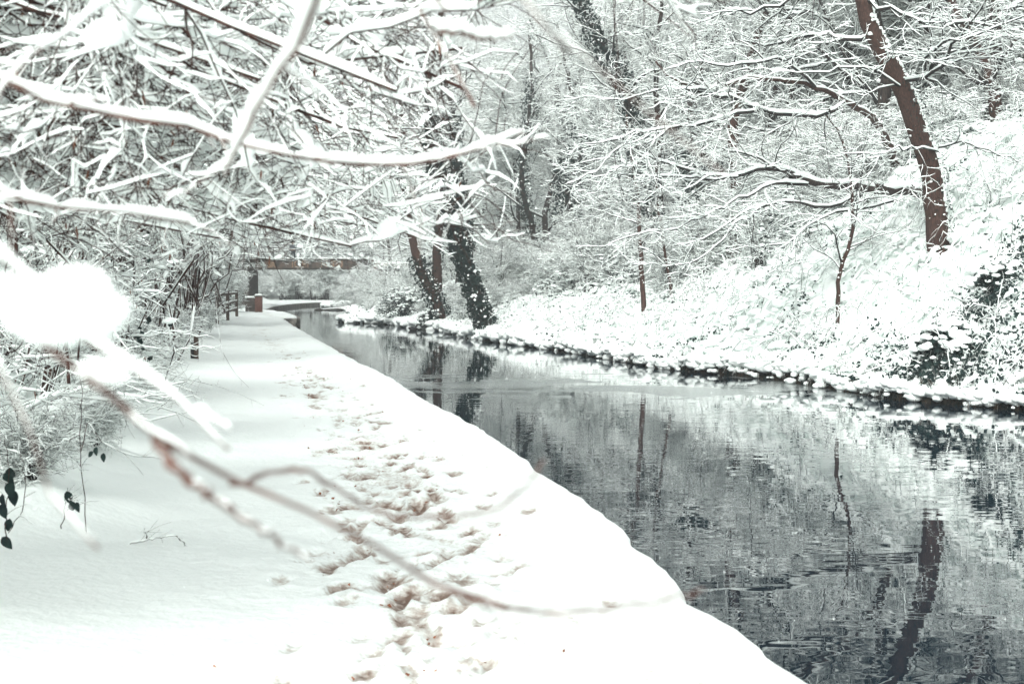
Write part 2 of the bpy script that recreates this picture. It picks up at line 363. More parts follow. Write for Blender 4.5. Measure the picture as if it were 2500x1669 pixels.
def grow(P, Rd, n, ln, ang=(35, 65), npts=5, wig=.16, trop=(0, 0, 0), r0=.55, rmin=.0015, tmin=.15, rend=.35, rg=None, flat=0.0, rcap=None):
    """children branches of every parent polyline"""
    rg = rg or rng
    M, N, _ = P.shape
    K = M * n
    pi = np.repeat(np.arange(M), n)
    t = (np.tile(np.arange(n), M) + rg.random(K)) / n * (1 - tmin) + tmin
    s = t * (N - 1); i = np.minimum(s.astype(int), N - 2); f = (s - i)[:, None]
    A = P[pi, i]; B = P[pi, i + 1]
    pos = A * (1 - f) + B * f; T = nrm(B - A)
    pr = Rd[pi, i] * (1 - f[:, 0]) + Rd[pi, i + 1] * f[:, 0]
    rv = rg.normal(size=(K, 3)); rv[:, 2] *= (1 - flat)
    S = nrm(np.cross(T, np.cross(rv, T)))
    a = np.radians(rg.uniform(ang[0], ang[1], K))[:, None]
    d = nrm(T * np.cos(a) + S * np.sin(a))
    L = rg.uniform(ln[0], ln[1], K) * (1.15 - .6 * t)
    st = (L / (npts - 1))[:, None]
    O = np.empty((K, npts, 3)); O[:, 0] = pos
    tr = np.array(trop, float)
    for k in range(1, npts):
        d = nrm(d + rg.normal(size=(K, 3)) * wig + tr * (k / npts))
        O[:, k] = O[:, k - 1] + d * st
    ra = np.maximum(pr * r0 * rg.uniform(.7, 1.1, K), rmin)
    if rcap: ra = np.minimum(ra, rcap)
    RR = ra[:, None] * np.linspace(1, rend, npts)[None]
    return O, np.maximum(RR, rmin * .6)
def spline(pts, n, jit=0, rg=None):
    """smooth a control polyline to n points (Catmull-Rom)"""
    p = np.array(pts, float)
    q = np.vstack([2 * p[0] - p[1], p, 2 * p[-1] - p[-2]])
    seg = np.linalg.norm(np.diff(p, axis=0), axis=1); c = np.concatenate([[0], np.cumsum(seg)]); c /= c[-1]
    o = []
    for s in np.linspace(0, 1, n):
        i = min(int(np.searchsorted(c, s, side='right')) - 1, len(p) - 2); f = (s - c[i]) / max(c[i + 1] - c[i], 1e-9)
        a, b, d, e = q[i], q[i + 1], q[i + 2], q[i + 3]
        o.append(.5 * ((2 * b) + (-a + d) * f + (2 * a - 5 * b + 4 * d - e) * f * f + (-a + 3 * b - 3 * d + e) * f ** 3))
    o = np.array(o)
    if jit: o[1:-1] += (rg or rng).normal(size=(n - 2, 3)) * jit
    return o
ICO = None
def ico():
    global ICO
    if ICO is None:
        import bmesh
        bm = bmesh.new(); bmesh.ops.create_icosphere(bm, subdivisions=2, radius=1)
        v2 = np.array([v.co[:] for v in bm.verts]); f2 = np.array([[v.index for v in f.verts] for f in bm.faces]); bm.free()
        bm = bmesh.new(); bmesh.ops.create_icosphere(bm, subdivisions=1, radius=1)
        v1 = np.array([v.co[:] for v in bm.verts]); f1 = np.array([[v.index for v in f.verts] for f in bm.faces]); bm.free()
        ICO = ((v1, f1), (v2, f2))
    return ICO
def blobs(mb, C, Rr, flat=.55, sub=0, jit=.12, rg=None, m=0, stretch=None):
    """many rounded lumps in one go"""
    rg = rg or rng
    v, f = ico()[sub]
    K = len(C); 
    if K == 0: return
    a = rg.uniform(0, 2 * math.pi, K); sx = rg.uniform(.8, 1.5, K) if stretch is None else stretch
    V = np.broadcast_to(v, (K, *v.shape)).copy()
    V *= 1 + rg.normal(size=(K, len(v), 1)) * jit
    V[..., 0] *= sx[:, None]; V[..., 2] *= flat
    ca, sa = np.cos(a)[:, None], np.sin(a)[:, None]
    X = V[..., 0] * ca - V[..., 1] * sa; Y = V[..., 0] * sa + V[..., 1] * ca
    V = np.stack([X, Y, V[..., 2]], -1) * np.asarray(Rr)[:, None, None] + np.asarray(C)[:, None, :]
    fi = (f[None] + (np.arange(K) * len(v))[:, None, None]).reshape(-1, 3)
    mb.add(V, t=fi, m=m)
def leaves(mb, C, size, nrmdir=None, spread=.8, rg=None, m=0, aspect=.65, down=0.0):
    """leaf-sized rhombs, bent along the midrib"""
    rg = rg or rng
    K = len(C)
    if K == 0: return
    C = np.asarray(C); sz = np.asarray(size) * np.ones(K)
    d = nrm(rg.normal(size=(K, 3)) + np.array([0, 0, -down])); n = rg.normal(size=(K, 3)) * spread
    if nrmdir is not None: n = n + nrmdir
    s = nrm(np.cross(d, n)); n = nrm(np.cross(s, d))
    l = sz[:, None]
    p0 = C - d * l * .5; p2 = C + d * l * .5; mid = C - n * l * .08
    p1 = mid + s * l * aspect * .5 + n * l * .14; p3 = mid - s * l * aspect * .5 + n * l * .14
    V = np.stack([p0, p1, p2, p3, mid], 1)
    b = (np.arange(K) * 5)[:, None]
    t = np.concatenate([b + np.array([[0, 1, 4]]), b + np.array([[1, 2, 4]]), b + np.array([[2, 3, 4]]), b + np.array([[3, 0, 4]])])
    mb.add(V, t=t, m=m)

def pillows(mb, P, Rd, n, ln, rad, sides=8, pts=9, rg=None, m=0, high=.75):
    """short swollen loaves of snow sitting along branches"""
    rg = rg or rng
    M, N, _ = P.shape
    L = np.linalg.norm(np.diff(P, axis=1), axis=-1).sum(1)
    pi = rg.integers(M, size=n); l = rg.uniform(ln[0], ln[1], n) / L[pi]; t0 = rg.random(n) * np.maximum(1 - l, 0.0)
    t = np.clip(t0[:, None] + l[:, None] * np.linspace(0, 1, pts)[None], 0, 1) * (N - 1)
    i = np.minimum(t.astype(int), N - 2); f = (t - i)[..., None]
    Q = P[pi[:, None], i] * (1 - f) + P[pi[:, None], i + 1] * f
    r0 = Rd[pi[:, None], i]
    T = np.gradient(Q, axis=1); T = nrm(T); up = np.array([0, 0, 1.])
    S = np.cross(T, up); q = np.linalg.norm(S, axis=-1, keepdims=True); S = np.where(q > .15, S / np.maximum(q, 1e-6), np.array([1., 0, 0]))
    prof = np.sin(np.linspace(.04, math.pi - .04, pts)) ** .55
    hor = np.clip(1.15 - np.abs(T[..., 2]) ** 2, .25, 1)
    w_ = rg.uniform(rad[0], rad[1], n)[:, None] * prof[None] * np.clip(1 + .38 * np.sin(np.arange(pts)[None] * rg.uniform(.7, 1.6, (n, 1)) + rg.uniform(0, 6.3, (n, 1))) + rg.normal(0, .10, (n, pts)), .3, 1.6) * hor
    h = w_ * high * rg.uniform(.8, 1.2, (n, pts))
    C = Q + up * (h * .55 + r0 * .3)[..., None]
    a = np.arange(sides) / sides * 2 * math.pi + math.pi / 2
    sq = np.where(np.sin(a) < 0, .55, 1.0)
    V = C[:, :, None, :] + w_[:, :, None, None] * np.cos(a)[None, None, :, None] * S[:, :, None, :] + h[:, :, None, None] * (np.sin(a) * sq)[None, None, :, None] * up
    _quads(mb, V, n, pts, sides, m)

class Tree:
    """levels of polylines -> trunk, crown (> snow)"""
    def __init__(s, base): s.base = np.array(base, float); s.tr = MB(); s.cr = MB(); s.ts = MB(); s.cs = MB(); s.iv = MB(); s.extra = []
    def trunk(s, P, Rd, sides=10, snow=.02, lump=.06, rg=None):
        P = np.asarray(P)[None]; Rd = np.asarray(Rd, float)[None]
        tubes(s.tr, P, Rd, sides)
        if snow: snowtubes(s.ts, P, Rd * .9, snow, 6, .1, resample=2)
    def stuck_snow(s, P, Rd, n, side=(1, -.3, .3), size=.03, rg=None, spread=.9):
        rg = rg or rng
        P = np.asarray(P); Rd = np.asarray(Rd)
        u = rg.random(n) * (len(P) - 1); i = np.minimum(u.astype(int), len(P) - 2); f = (u - i)[:, None]
        c = P[i] * (1 - f) + P[i + 1] * f; r = Rd[i] * (1 - f[:, 0]) + Rd[i + 1] * f[:, 0]
        T = nrm(P[i + 1] - P[i]); d = np.array(side) + rg.normal(size=(n, 3)) * spread
        d = nrm(d - T * (d * T).sum(1, keepdims=True))
        blobs(s.ts, c + d * r[:, None] * .98, rg.uniform(.4, 1.3, n) * size, .9, 0, .2, rg)
    def limbs(s, P, Rd, sides, snow, ss=5, gap=.1, resample=1, var=.5, steep=1.0, trunky=False):
        tubes(s.tr if trunky else s.cr, P, Rd, sides)
        if snow: snowtubes(s.cs, P, Rd, snow, ss, gap, var, resample=resample, steep=steep)
    def meshes(s, bark, twig):
        o = s.base; r = {}
        if s.tr.n: r['trunk'] = s.tr.mesh('trunk', bark, origin=o)
        if s.ts.n: r['trunk_snow'] = s.ts.mesh('snow_cover', M_snow, origin=o)
        if s.cr.n: r['crown'] = s.cr.mesh('crown', twig, origin=o)
        if s.cs.n: r['crown_snow'] = s.cs.mesh('snow_cover', M_snow, origin=o)
        if s.iv.n: r['ivy'] = s.iv.mesh('ivy', [M_ivy, M_snow], origin=o, smooth=False)
        for nm, mb, mt in s.extra: r['x_' + nm] = mb.mesh(nm, mt, origin=o, smooth=False)
        return r
def root(P):
    P[0, 2] = min(P[0, 2], zground(P[0, 0], P[0, 1]) - .15); return P
def place(name, ms, loc, rz=0, sc=1.0, label='', cat='tree', group=None):
    e = empty(name, loc, rz, sc); tag(e, label, cat, group)
    tr = cr = None
    if 'trunk' in ms: tr = link('trunk', ms['trunk'], e)
    if 'crown' in ms: cr = link('crown', ms['crown'], e)
    if 'trunk_snow' in ms: tag(link('snow_cover', ms['trunk_snow'], tr or e), kind='stuff')
    if 'crown_snow' in ms: tag(link('snow_cover', ms['crown_snow'], cr or e), kind='stuff')
    if 'ivy' in ms: link('ivy', ms['ivy'], tr or e)
    for k, v in ms.items():
        if k.startswith('x_'): tag(link(k[2:], v, cr or e), kind='stuff')
    return e
def ivy_on(mb, P, Rd, n, size=.09, snowfrac=.25, thick=.10, rg=None, tfrom=0, tto=1):
    rg = rg or rng
    P = np.asarray(P); Rd = np.asarray(Rd)
    u = (tfrom + (tto - tfrom) * rg.random(n)) * (len(P) - 1); i = np.minimum(u.astype(int), len(P) - 2); f = (u - i)[:, None]
    c = P[i] * (1 - f) + P[i + 1] * f; r = Rd[i] * (1 - f[:, 0]) + Rd[i + 1] * f[:, 0]
    T = nrm(P[i + 1] - P[i]); d = rg.normal(size=(n, 3)); d = nrm(d - T * (d * T).sum(1, keepdims=True))
    bul = .5 + 1.2 * noise2(u * 2.1, np.arctan2(d[:, 0], d[:, 1]) * 1.2 + 5, 77)
    p = c + d * (r + thick * bul * rg.random(n) ** .5)[:, None]
    sn = rg.random(n) < snowfrac * (.25 + 5 * np.clip(noise2(u * 5.1, np.arctan2(d[:, 0], d[:, 1]) * 2.2 + 5, 78) - .5, 0, 1)) * (1 + .9 * d[:, 0])
    leaves(mb, p[~sn], rg.uniform(.7, 1.3, (~sn).sum()) * size, nrmdir=d[~sn] * 1.0, spread=.5, rg=rg, m=0, down=.8)
    ps = p[sn] + np.array([0, 0, .02]) + d[sn] * .02
    leaves(mb, ps, rg.uniform(.6, 1.4, len(ps)) * size, nrmdir=np.array([0, -.3, 1.]), spread=.5, rg=rg, m=1, aspect=.9)

def wpts(L): return np.array([at(*p) for p in L])

# =================================================================== RIGHT BANK: named trees
g1 = np.random.default_rng(11)
def finish(T, LP, LR, cfg, rg):
    """grow three levels of twigs on the traced limbs"""
    P, Rr = LP, LR
    for (n, ln, npts, wig, trop, snow, rcap, sides) in cfg:
        P, Rr = grow(P, Rr, n, ln, (28, 62), npts, wig, trop, .6, .003, .12, .3, rg, .35, rcap)
        T.limbs(P, Rr, sides, snow, 4, .10)
def limbset(lines, n=14, jit=.02, rg=None):
    P = []; Rr = []
    for pts, r0, r1 in lines:
        P.append(spline(wpts(pts), n, jit, rg)); Rr.append(np.linspace(r0, r1, n))
    return np.array(P), np.array(Rr)

# big brown trunk on the slope
b = at(2292, 622, 30.2); 
tp = spline(wpts([(2296,640,30.2),(2288,560,30.2),(2280,470,30.1),(2262,380,30),(2225,270,29.8),(2185,180,29.6),(2125,70,29.4),(2105,0,29.2),(2080,-120,29),(2050,-300,28.8),(2040,-480,28.6)]), 30, .015, g1); root(tp)
trr = np.interp(np.linspace(0, 1, 30), [0, .04, .2, .45, .6, 1], [.30, .245, .21, .19, .155, .08])
t = Tree(b); t.trunk(tp, trr, 14, 0.0)
t.stuck_snow(tp, trr, 260, (1.2, -.35, .2), .045, g1, .45); t.stuck_snow(tp, trr, 300, (1.6, -.5, .1), .022, g1, .3); trr = trr
ivy_on(t.iv, tp + np.array([.10, -.02, 0]), trr * .9, 900, .05, .3, .08, g1, .0, .42)
LP, LR = limbset([
    ([(2130,80,29.4),(2060,100,29.6),(2020,85,29.8),(1960,90,30),(1880,110,30.4),(1800,100,31)], .05, .012),
    ([(2105,0,29.3),(2180,20,28.5),(2290,60,27.6),(2400,60,27),(2520,100,26.6)], .05, .015),
    ([(2200,200,29.7),(2280,180,28.6),(2330,110,27.8),(2380,40,27),(2440,-40,26.5)], .045, .014),
    ([(2150,120,29.5),(2240,140,28.4),(2300,110,27.6),(2360,90,27),(2500,40,26.4)], .035, .012),
    ([(2090,-80,29),(1990,-40,29),(1880,20,29.4),(1780,30,29.8),(1690,60,30.4)], .045, .012),
    ([(2060,-200,29),(2200,-160,28),(2350,-100,27.4),(2480,-60,27)], .045, .014),
    ([(2055,-250,29),(1950,-220,28.6),(1820,-120,28.4),(1700,-60,28.6),(1600,0,29)], .045, .012),
    ([(2210,230,29.8),(2150,180,29),(2080,165,28.6),(1980,180,28.4),(1880,170,28.6)], .03, .008),
    ([(2290,370,30),(2230,360,29),(2180,372,28.4),(2110,380,28),(2040,372,28)], .022, .006),
    ([(2290,360,30),(2360,350,29.4),(2440,380,29),(2520,390,29)], .022, .008)], 14, .03, g1)
t.limbs(LP, LR, 6, .055, 6, .05, 2)
finish(t, LP, LR, [(9, (.9, 2.2), 6, .22, (0, 0, -.03), .042, .018, 4), (6, (.4, 1.0), 5, .25, (0, 0, -.05), .032, .009, 3), (4, (.15, .5), 4, .25, (0, 0, -.05), .024, .005, 3)], g1)
place('broad_tree', t.meshes(M_bark, M_twigd), b, label='stout brown trunk leaning left on the snowy right slope, snow plastered down one side')

# arching tree left of it
b = at(2182, 482, 37.5)
t = Tree(b)
tp = spline(wpts([(2190,500,37.5),(2196,440,37.2),(2186,400,36.6),(2165,340,35.4),(2130,290,33.6),(2060,248,32),(1990,212,30.8),(1900,192,30.2),(1820,196,30),(1750,214,29.8),(1690,214,29.6),(1640,190,29.4),(1600,150,29.4)]), 34, .02, g1); root(tp)
trr = np.interp(np.linspace(0, 1, 34), [0, .1, .4, .7, 1], [.14, .12, .08, .05, .02])
t.trunk(tp, trr, 9, .07)
t.stuck_snow(tp[:12], trr[:12], 60, (-.6, -1, .1), .03, g1)
LP, LR = limbset([
    ([(2060,250,31),(2000,285,30.6),(1940,280,30.2),(1860,265,30),(1790,282,29.6),(1740,295,29.3),(1690,308,29)], .06, .03),
    ([(1690,308,29),(1640,312,28.6),(1560,325,28.4),(1480,345,28.2),(1420,352,28)], .032, .01),
    ([(1860,265,30),(1800,245,29.8),(1730,228,29.5),(1690,222,29.2)], .045, .03),
    ([(1750,214,29.8),(1690,222,29),(1620,215,28.6),(1540,240,28.4),(1470,245,28.2)], .03, .008),
    ([(1990,212,30.6),(1920,150,30),(1850,148,29.6),(1760,165,29.2),(1700,150,29),(1620,170,28.6)], .035, .01),
    ([(1690,215,29.6),(1640,250,28.6),(1610,300,28),(1590,360,27.6)], .025, .008),
    ([(1640,312,28.6),(1600,340,28.2),(1560,395,28),(1480,420,27.6)], .022, .008),
    ([(1790,282,29.6),(1740,330,29.2),(1690,360,29)], .022, .008),
    ([(1560,325,28.4),(1500,370,28),(1450,420,27.6),(1380,450,27.4)], .018, .006)], 14, .02, g1)
t.limbs(LP, LR, 6, .065, 6, .03, 2)
finish(t, LP, LR, [(8, (.7, 1.9), 6, .24, (-.05, 0, -.02), .042, .016, 4), (5, (.35, .9), 5, .25, (0, 0, -.05), .032, .008, 3), (4, (.15, .45), 4, .25, (0, 0, -.05), .024, .005, 3)], g1)
place('arching_tree', t.meshes(M_bark, M_twigd), b, label='thin tree bent in a high snow topped arch left of the stout trunk')

# low leaning tree whose limbs reach out over the water
b = at(2330, 500, 33)
t = Tree(b)
tp = spline(wpts([(2330,500,33.2),(2250,468,32.6),(2160,462,32),(2080,452,31.6),(2000,446,31.2),(1930,430,30.8)]), 22, .02, g1)
trr = np.linspace(.17, .07, 22)
t.trunk(tp, trr, 9, .12)
LP, LR = limbset([
    ([(1990,442,31.2),(1930,422,30.8),(1880,412,30.4),(1830,420,30),(1790,432,29.8),(1720,428,29.4),(1660,412,29),(1610,392,28.8),(1540,365,28.4)], .07, .012),
    ([(1800,432,29.8),(1740,438,29.4),(1670,432,29),(1590,432,28.6),(1500,424,28.2)], .03, .008),
    ([(1970,450,31),(1900,448,30.4),(1850,468,30),(1800,490,29.7),(1760,508,29.4),(1700,500,29)], .045, .01),
    ([(2100,470,31.8),(2030,505,31),(1940,495,30.4),(1870,500,30),(1810,520,29.6),(1760,560,29.2),(1700,590,28.8),(1640,600,28.4)], .045, .01),
    ([(2180,490,32),(2090,512,31.2),(2030,520,30.6),(1960,560,30),(1930,590,29.6),(1860,600,29.2)], .035, .008),
    ([(1870,500,30),(1800,545,29.2),(1750,600,28.8),(1690,640,28.4),(1610,650,28)], .028, .007),
    ([(1930,430,30.8),(1860,390,30.2),(1790,370,29.8),(1700,350,29.4)], .03, .008),
    ([(1760,508,29.4),(1690,540,29),(1640,560,28.6),(1560,570,28.2),(1480,600,28)], .022, .006)], 15, .02, g1)
t.limbs(LP, LR, 6, .075, 6, .03, 2)
finish(t, LP, LR, [(8, (.7, 1.9), 6, .24, (-.06, 0, -.05), .045, .016, 4), (5, (.35, .9), 5, .25, (0, 0, -.05), .034, .008, 3), (4, (.15, .45), 4, .25, (0, 0, -.05), .024, .005, 3)], g1)
place('leaning_tree', t.meshes(M_barkd, M_twigd), b, label='low leaning tree with long horizontal snow laden limbs reaching out over the canal')

# saplings
def sapling(name, pts, r0, r1, label, sn=.03, cfg=None, seed=1, extra=(), bark=M_bark, stuck=40):
    rg = np.random.default_rng(seed)
    P = root(spline(wpts(pts), 22, .012, rg)); Rr = np.linspace(r0, r1, 22)
    t = Tree(P[0]); t.trunk(P, Rr, 7, sn)
    if stuck: t.stuck_snow(P, Rr, stuck, (.4, -1, .3), .022, rg)
    L, LR = grow(P[None], Rr[None], 16, (.8, 1.9), (35, 65), 8, .14, (0, 0, .03), .5, .006, .25, .3, rg)
    if len(extra):
        EP, ER_ = limbset(extra, 8, .02, rg); L = np.concatenate([L, EP]); LR = np.concatenate([LR, ER_])
    t.limbs(L, LR, 5, .035, 5, .08)
    finish(t, L, LR, cfg or [(5, (.4, 1.0), 5, .24, (0, 0, 0), .026, .008, 3), (4, (.15, .5), 4, .25, (0, 0, 0), .018, .004, 3)], rg)
    place(name, t.meshes(bark, M_twigd), P[0], label=label, cat='tree')
sapling('sapling', [(2044,822,31.2),(2046,740,31.2),(2050,670,31),(2078,580,31),(2080,490,31),(2074,410,31),(2050,330,31),(2010,270,31)], .055, .02,
        'slender crooked sapling standing near the water right of centre with a kinked stem', seed=21,
        extra=[([(2074,420,31),(2110,360,30.8),(2130,300,30.6)], .02, .008), ([(2078,500,31),(2150,480,30.6),(2230,500,30.2)], .02, .006), ([(2056,650,31),(2030,560,30.8),(1960,540,30.4),(1900,560,30)], .02, .006)])
sapling('sapling', [(1574,738,43),(1566,660,43),(1562,560,43),(1556,480,43),(1540,380,43),(1530,280,43)], .085, .03, 'straight brown sapling, taller of the two slim stems at the water bend', seed=22)
sapling('sapling', [(1645,744,43),(1634,680,43),(1618,580,43),(1604,480,43),(1600,400,43)], .05, .02, 'thin faint sapling just right of the straight brown one', seed=23)
sapling('sapling', [(2440,345,37),(2420,200,37),(2380,110,37),(2340,40,37),(2300,-60,37)], .20, .08, 'dark twisting trunk partly hidden by snowy twigs at the upper right edge', seed=24, sn=.05, bark=M_bark,
        extra=[([(2420,200,37),(2460,120,36),(2520,60,36)], .07, .03), ([(2380,110,37),(2300,130,36),(2200,110,35)], .05, .02)])
sapling('sapling', [(1855,470,46),(1840,400,46),(1800,500,46)][:2] + [(1870,330,46),(1900,200,46),(1950,100,46),(2000,0,46)], .12, .06, 'dark stem rising behind the arching tree', seed=25, sn=.03)
print('right trees done')

# ivy clad and bare trunks by the far side
def trunk_tree(name, pts, r, label, ivy=0, seed=1, bark=M_barkd, stuck=80, n=26, limbs=10, t0=.45, ivt=(0, 1), isz=.10, thick=.2, ln=(2.0, 5.0)):
    rg = np.random.default_rng(seed)
    P = root(spline(wpts(pts), n, .03, rg))
    Rr = np.interp(np.linspace(0, 1, n), [0, .08, 1], [r * 1.3, r, r * .4])
    t = Tree(P[0]); t.trunk(P, Rr, 10, 0)
    t.stuck_snow(P, Rr, 0 if ivy > 1000 else stuck, (1.3, -.4, .2), .035, rg, .4)
    if ivy: ivy_on(t.iv, P, Rr, int(ivy * 1.5), isz, .13, thick, rg, *ivt)
    L, LR = grow(P[None], Rr[None], limbs, ln, (30, 70), 9, .13, (0, 0, .03), .45, .02, t0, .3, rg)
    t.limbs(L, LR, 5, .07, 5, .05)
    finish(t, L, LR, [(7, (.8, 2.2), 6, .2, (0, 0, -.03), .05, .02, 3), (5, (.4, 1.1), 5, .24, (0, 0, -.03), .038, .010, 3), (3, (.2, .6), 4, .25, (0, 0, -.03), .03, .006, 3)], rg)
    place(name, t.meshes(bark, M_twigd), P[0], label=label)
trunk_tree('ivy_tree', [(1200,822,54),(1160,720,54),(1125,600,54),(1092,500,54),(1066,420,54),(1052,330,54),(1045,200,54),(1072,80,54),(1078,-60,54)], .22, 'leaning dark ivy clad trunk rising from the far waterline', ivy=7000, seed=31, ivt=(0, .62), isz=.11, thick=.20)
trunk_tree('ivy_tree', [(1178,800,62),(1150,660,62),(1138,540,62),(1118,440,62),(1112,330,62),(1090,200,62),(1060,60,62)], .17, 'second ivy covered trunk close behind the leaning dark one', ivy=1900, seed=32, ivt=(.25, .7), isz=.11, thick=.22)
trunk_tree('slim_tree', [(1078,792,66),(1066,740,66),(1030,670,66),(1010,600,66),(995,520,66),(988,440,66),(985,330,66),(975,200,66)], .23, 'slim bare brown trunk curving up left of the ivy clad ones', ivy=900, seed=33, ivt=(0, .3), isz=.12, thick=.25, bark=M_bark)
trunk_tree('slim_tree', [(1066,690,72),(1068,600,72),(1075,520,72),(1085,400,72),(1090,250,72)], .24, 'short brown trunk seen in the gap between the slim and ivy clad trunks', ivy=500, seed=34, isz=.12, bark=M_bark)
trunk_tree('ivy_tree', [(1325,650,74),(1300,560,74),(1275,450,74),(1285,330,74),(1300,200,74),(1290,60,74)], .15, 'dark ivy draped trunk in the wood right of the leaning pair', ivy=1100, seed=35, ivt=(.0, .8), isz=.13, thick=.3)
trunk_tree('ivy_tree', [(1600,620,50),(1590,520,50),(1560,400,50),(1520,200,50),(1480,130,50),(1430,40,50),(1400,-40,50)], .17, 'ivy covered snag leaning left high above the water bend', ivy=3600, seed=36, ivt=(.0, .95), isz=.11, thick=.28)
trunk_tree('brown_tree', [(1790,600,44),(1795,520,44),(1800,440,44),(1790,300,44),(1830,160,44),(1860,60,44),(1880,-40,44)], .22, 'reddish brown trunk standing behind the low horizontal limbs', seed=37, bark=M_bark)
trunk_tree('ivy_tree', [(1440,660,66),(1420,600,66),(1385,480,66),(1420,350,66),(1390,200,66),(1360,60,66)], .15, 'ivy smothered tree in the middle of the wood behind the two saplings', ivy=2400, seed=38, ivt=(0, .7), isz=.14, thick=.7)
trunk_tree('brown_tree', [(1700,640,50),(1720,500,50),(1690,350,50),(1700,200,50),(1760,60,50),(1780,-40,50)], .2, 'dark trunk with ivied foot behind the second sapling', ivy=2600, seed=39, ivt=(0, .4), isz=.13, thick=.6)
print('trunks done')

# =================================================================== background wood (copied trees)
def proto_tree(seed, H, r, ivy=0, snow=.072, lean=.1):
    rg = np.random.default_rng(seed)
    P = spline([(0, 0, -.4), (rg.normal(0, lean), rg.normal(0, lean), H * .25), (rg.normal(0, lean * 4), rg.normal(0, lean * 4), H * .6), (rg.normal(0, lean * 9), rg.normal(0, lean * 9), H)], 20, .04, rg)
    Rr = np.interp(np.linspace(0, 1, 20), [0, .05, 1], [r * 1.4, r, r * .2])
    t = Tree((0, 0, 0)); t.trunk(P, Rr, 8, 0); t.stuck_snow(P, Rr, 90, (.6, -1, .2), .05, rg)
    if ivy: ivy_on(t.iv, P, Rr, ivy, .15, .3, .55, rg, 0, .6)
    L, LR = grow(P[None], Rr[None], 20, (H * .18, H * .38), (35, 75), 9, .14, (0, 0, .05), .5, .02, .16, .25, rg)
    t.limbs(L, LR, 5, snow * 1.5, 5, .05)
    P1, R1 = grow(L, LR, 8, (1.0, 2.6), (28, 65), 6, .2, (0, 0, -.02), .55, .008, .12, .3, rg, .2, .025); t.limbs(P1, R1, 3, snow * 1.1, 4, .08)
    P2, R2 = grow(P1, R1, 5, (.5, 1.3), (28, 65), 5, .24, (0, 0, -.04), .6, .006, .1, .4, rg, .2, .012); t.limbs(P2, R2, 3, snow * .8, 4, .08)
    P3, R3 = grow(P2, R2, 4, (.25, .8), (28, 65), 4, .24, (0, 0, -.04), .6, .005, .1, .5, rg, .2, .008); t.limbs(P3, R3, 3, snow * .6, 4, .08)
    return t.meshes(M_barkd, M_twigd)
def proto_shrub(seed, H, n=16, snow=.055, spread=.45, leaf=0):
    rg = np.random.default_rng(seed)
    P = []; Rr = []
    for k in range(n):
        a = rg.uniform(0, 6.28); s = spread * rg.uniform(.3, 1.2) * H; h = H * rg.uniform(.6, 1.0)
        P.append(spline([(.1 * math.cos(a), .1 * math.sin(a), -.1), (s * .25 * math.cos(a), s * .25 * math.sin(a), h * .5), (s * math.cos(a), s * math.sin(a), h * rg.uniform(.75, 1.0))], 9, .03, rg)); Rr.append(np.linspace(.022, .006, 9))
    P = np.array(P); Rr = np.array(Rr)
    t = Tree((0, 0, 0)); t.limbs(P, Rr, 4, snow, 5, .08)
    P1, R1 = grow(P, Rr, 8, (.4, 1.1), (28, 65), 6, .2, (0, 0, -.03), .6, .006, .15, .4, rg, .2); t.limbs(P1, R1, 3, snow * .9, 4, .08)
    P2, R2 = grow(P1, R1, 6, (.2, .6), (28, 65), 5, .24, (0, 0, -.05), .7, .005, .1, .5, rg, .2); t.limbs(P2, R2, 3, snow * .7, 4, .08)
    P3, R3 = grow(P2, R2, 3, (.1, .35), (28, 65), 4, .24, (0, 0, -.05), .7, .004, .1, .5, rg, .2); t.limbs(P3, R3, 3, snow * .5, 4, .08)
    if leaf:
        c = np.stack([rg.normal(0, spread * H * .5, leaf), rg.normal(0, spread * H * .5, leaf), np.abs(rg.normal(0, H * .35, leaf))], 1)
        leaves(t.iv, c, rg.uniform(.05, .12, leaf), rg=rg, m=0)
        k = leaf // 4
        blobs(t.iv, c[:k] + np.array([0, 0, .05]), rg.uniform(.04, .10, k), .5, 0, .2, rg, m=1)
    return t.meshes(M_barkd, M_twigd)
PT = [proto_tree(101, 13, .16), proto_tree(102, 15, .20, lean=.16), proto_tree(103, 12, .13), proto_tree(104, 14, .18, ivy=3800), proto_tree(105, 12, .16, ivy=5200, lean=.05)]
PS = [proto_shrub(111, 2.6), proto_shrub(112, 3.4, 20), proto_shrub(113, 2.2, 18, leaf=900), proto_shrub(114, 1.5, 16, .06, .6)]
g2 = np.random.default_rng(17)
ZN = [(300, 'at the left frame edge'), (620, 'left of the bridge'), (900, 'behind the bridge'), (1060, 'left of the slim trunk'), (1260, 'behind the ivy trunk'), (1500, 'right of the ivy trunk'),
      (1720, 'behind the straight saplings'), (2000, 'behind the bent tree'), (2230, 'left of the stout brown trunk'), (9999, 'right of the stout trunk')]
def where(px, D, Dr):
    z = next(t_ for a_, t_ in ZN if px < a_)
    f = math.log(D / Dr[0]) / math.log(Dr[1] / Dr[0])
    return ('nearest, ' if f < .2 else 'near, ' if f < .4 else 'midway, ' if f < .6 else 'well back, ' if f < .8 else 'farthest, ') + z
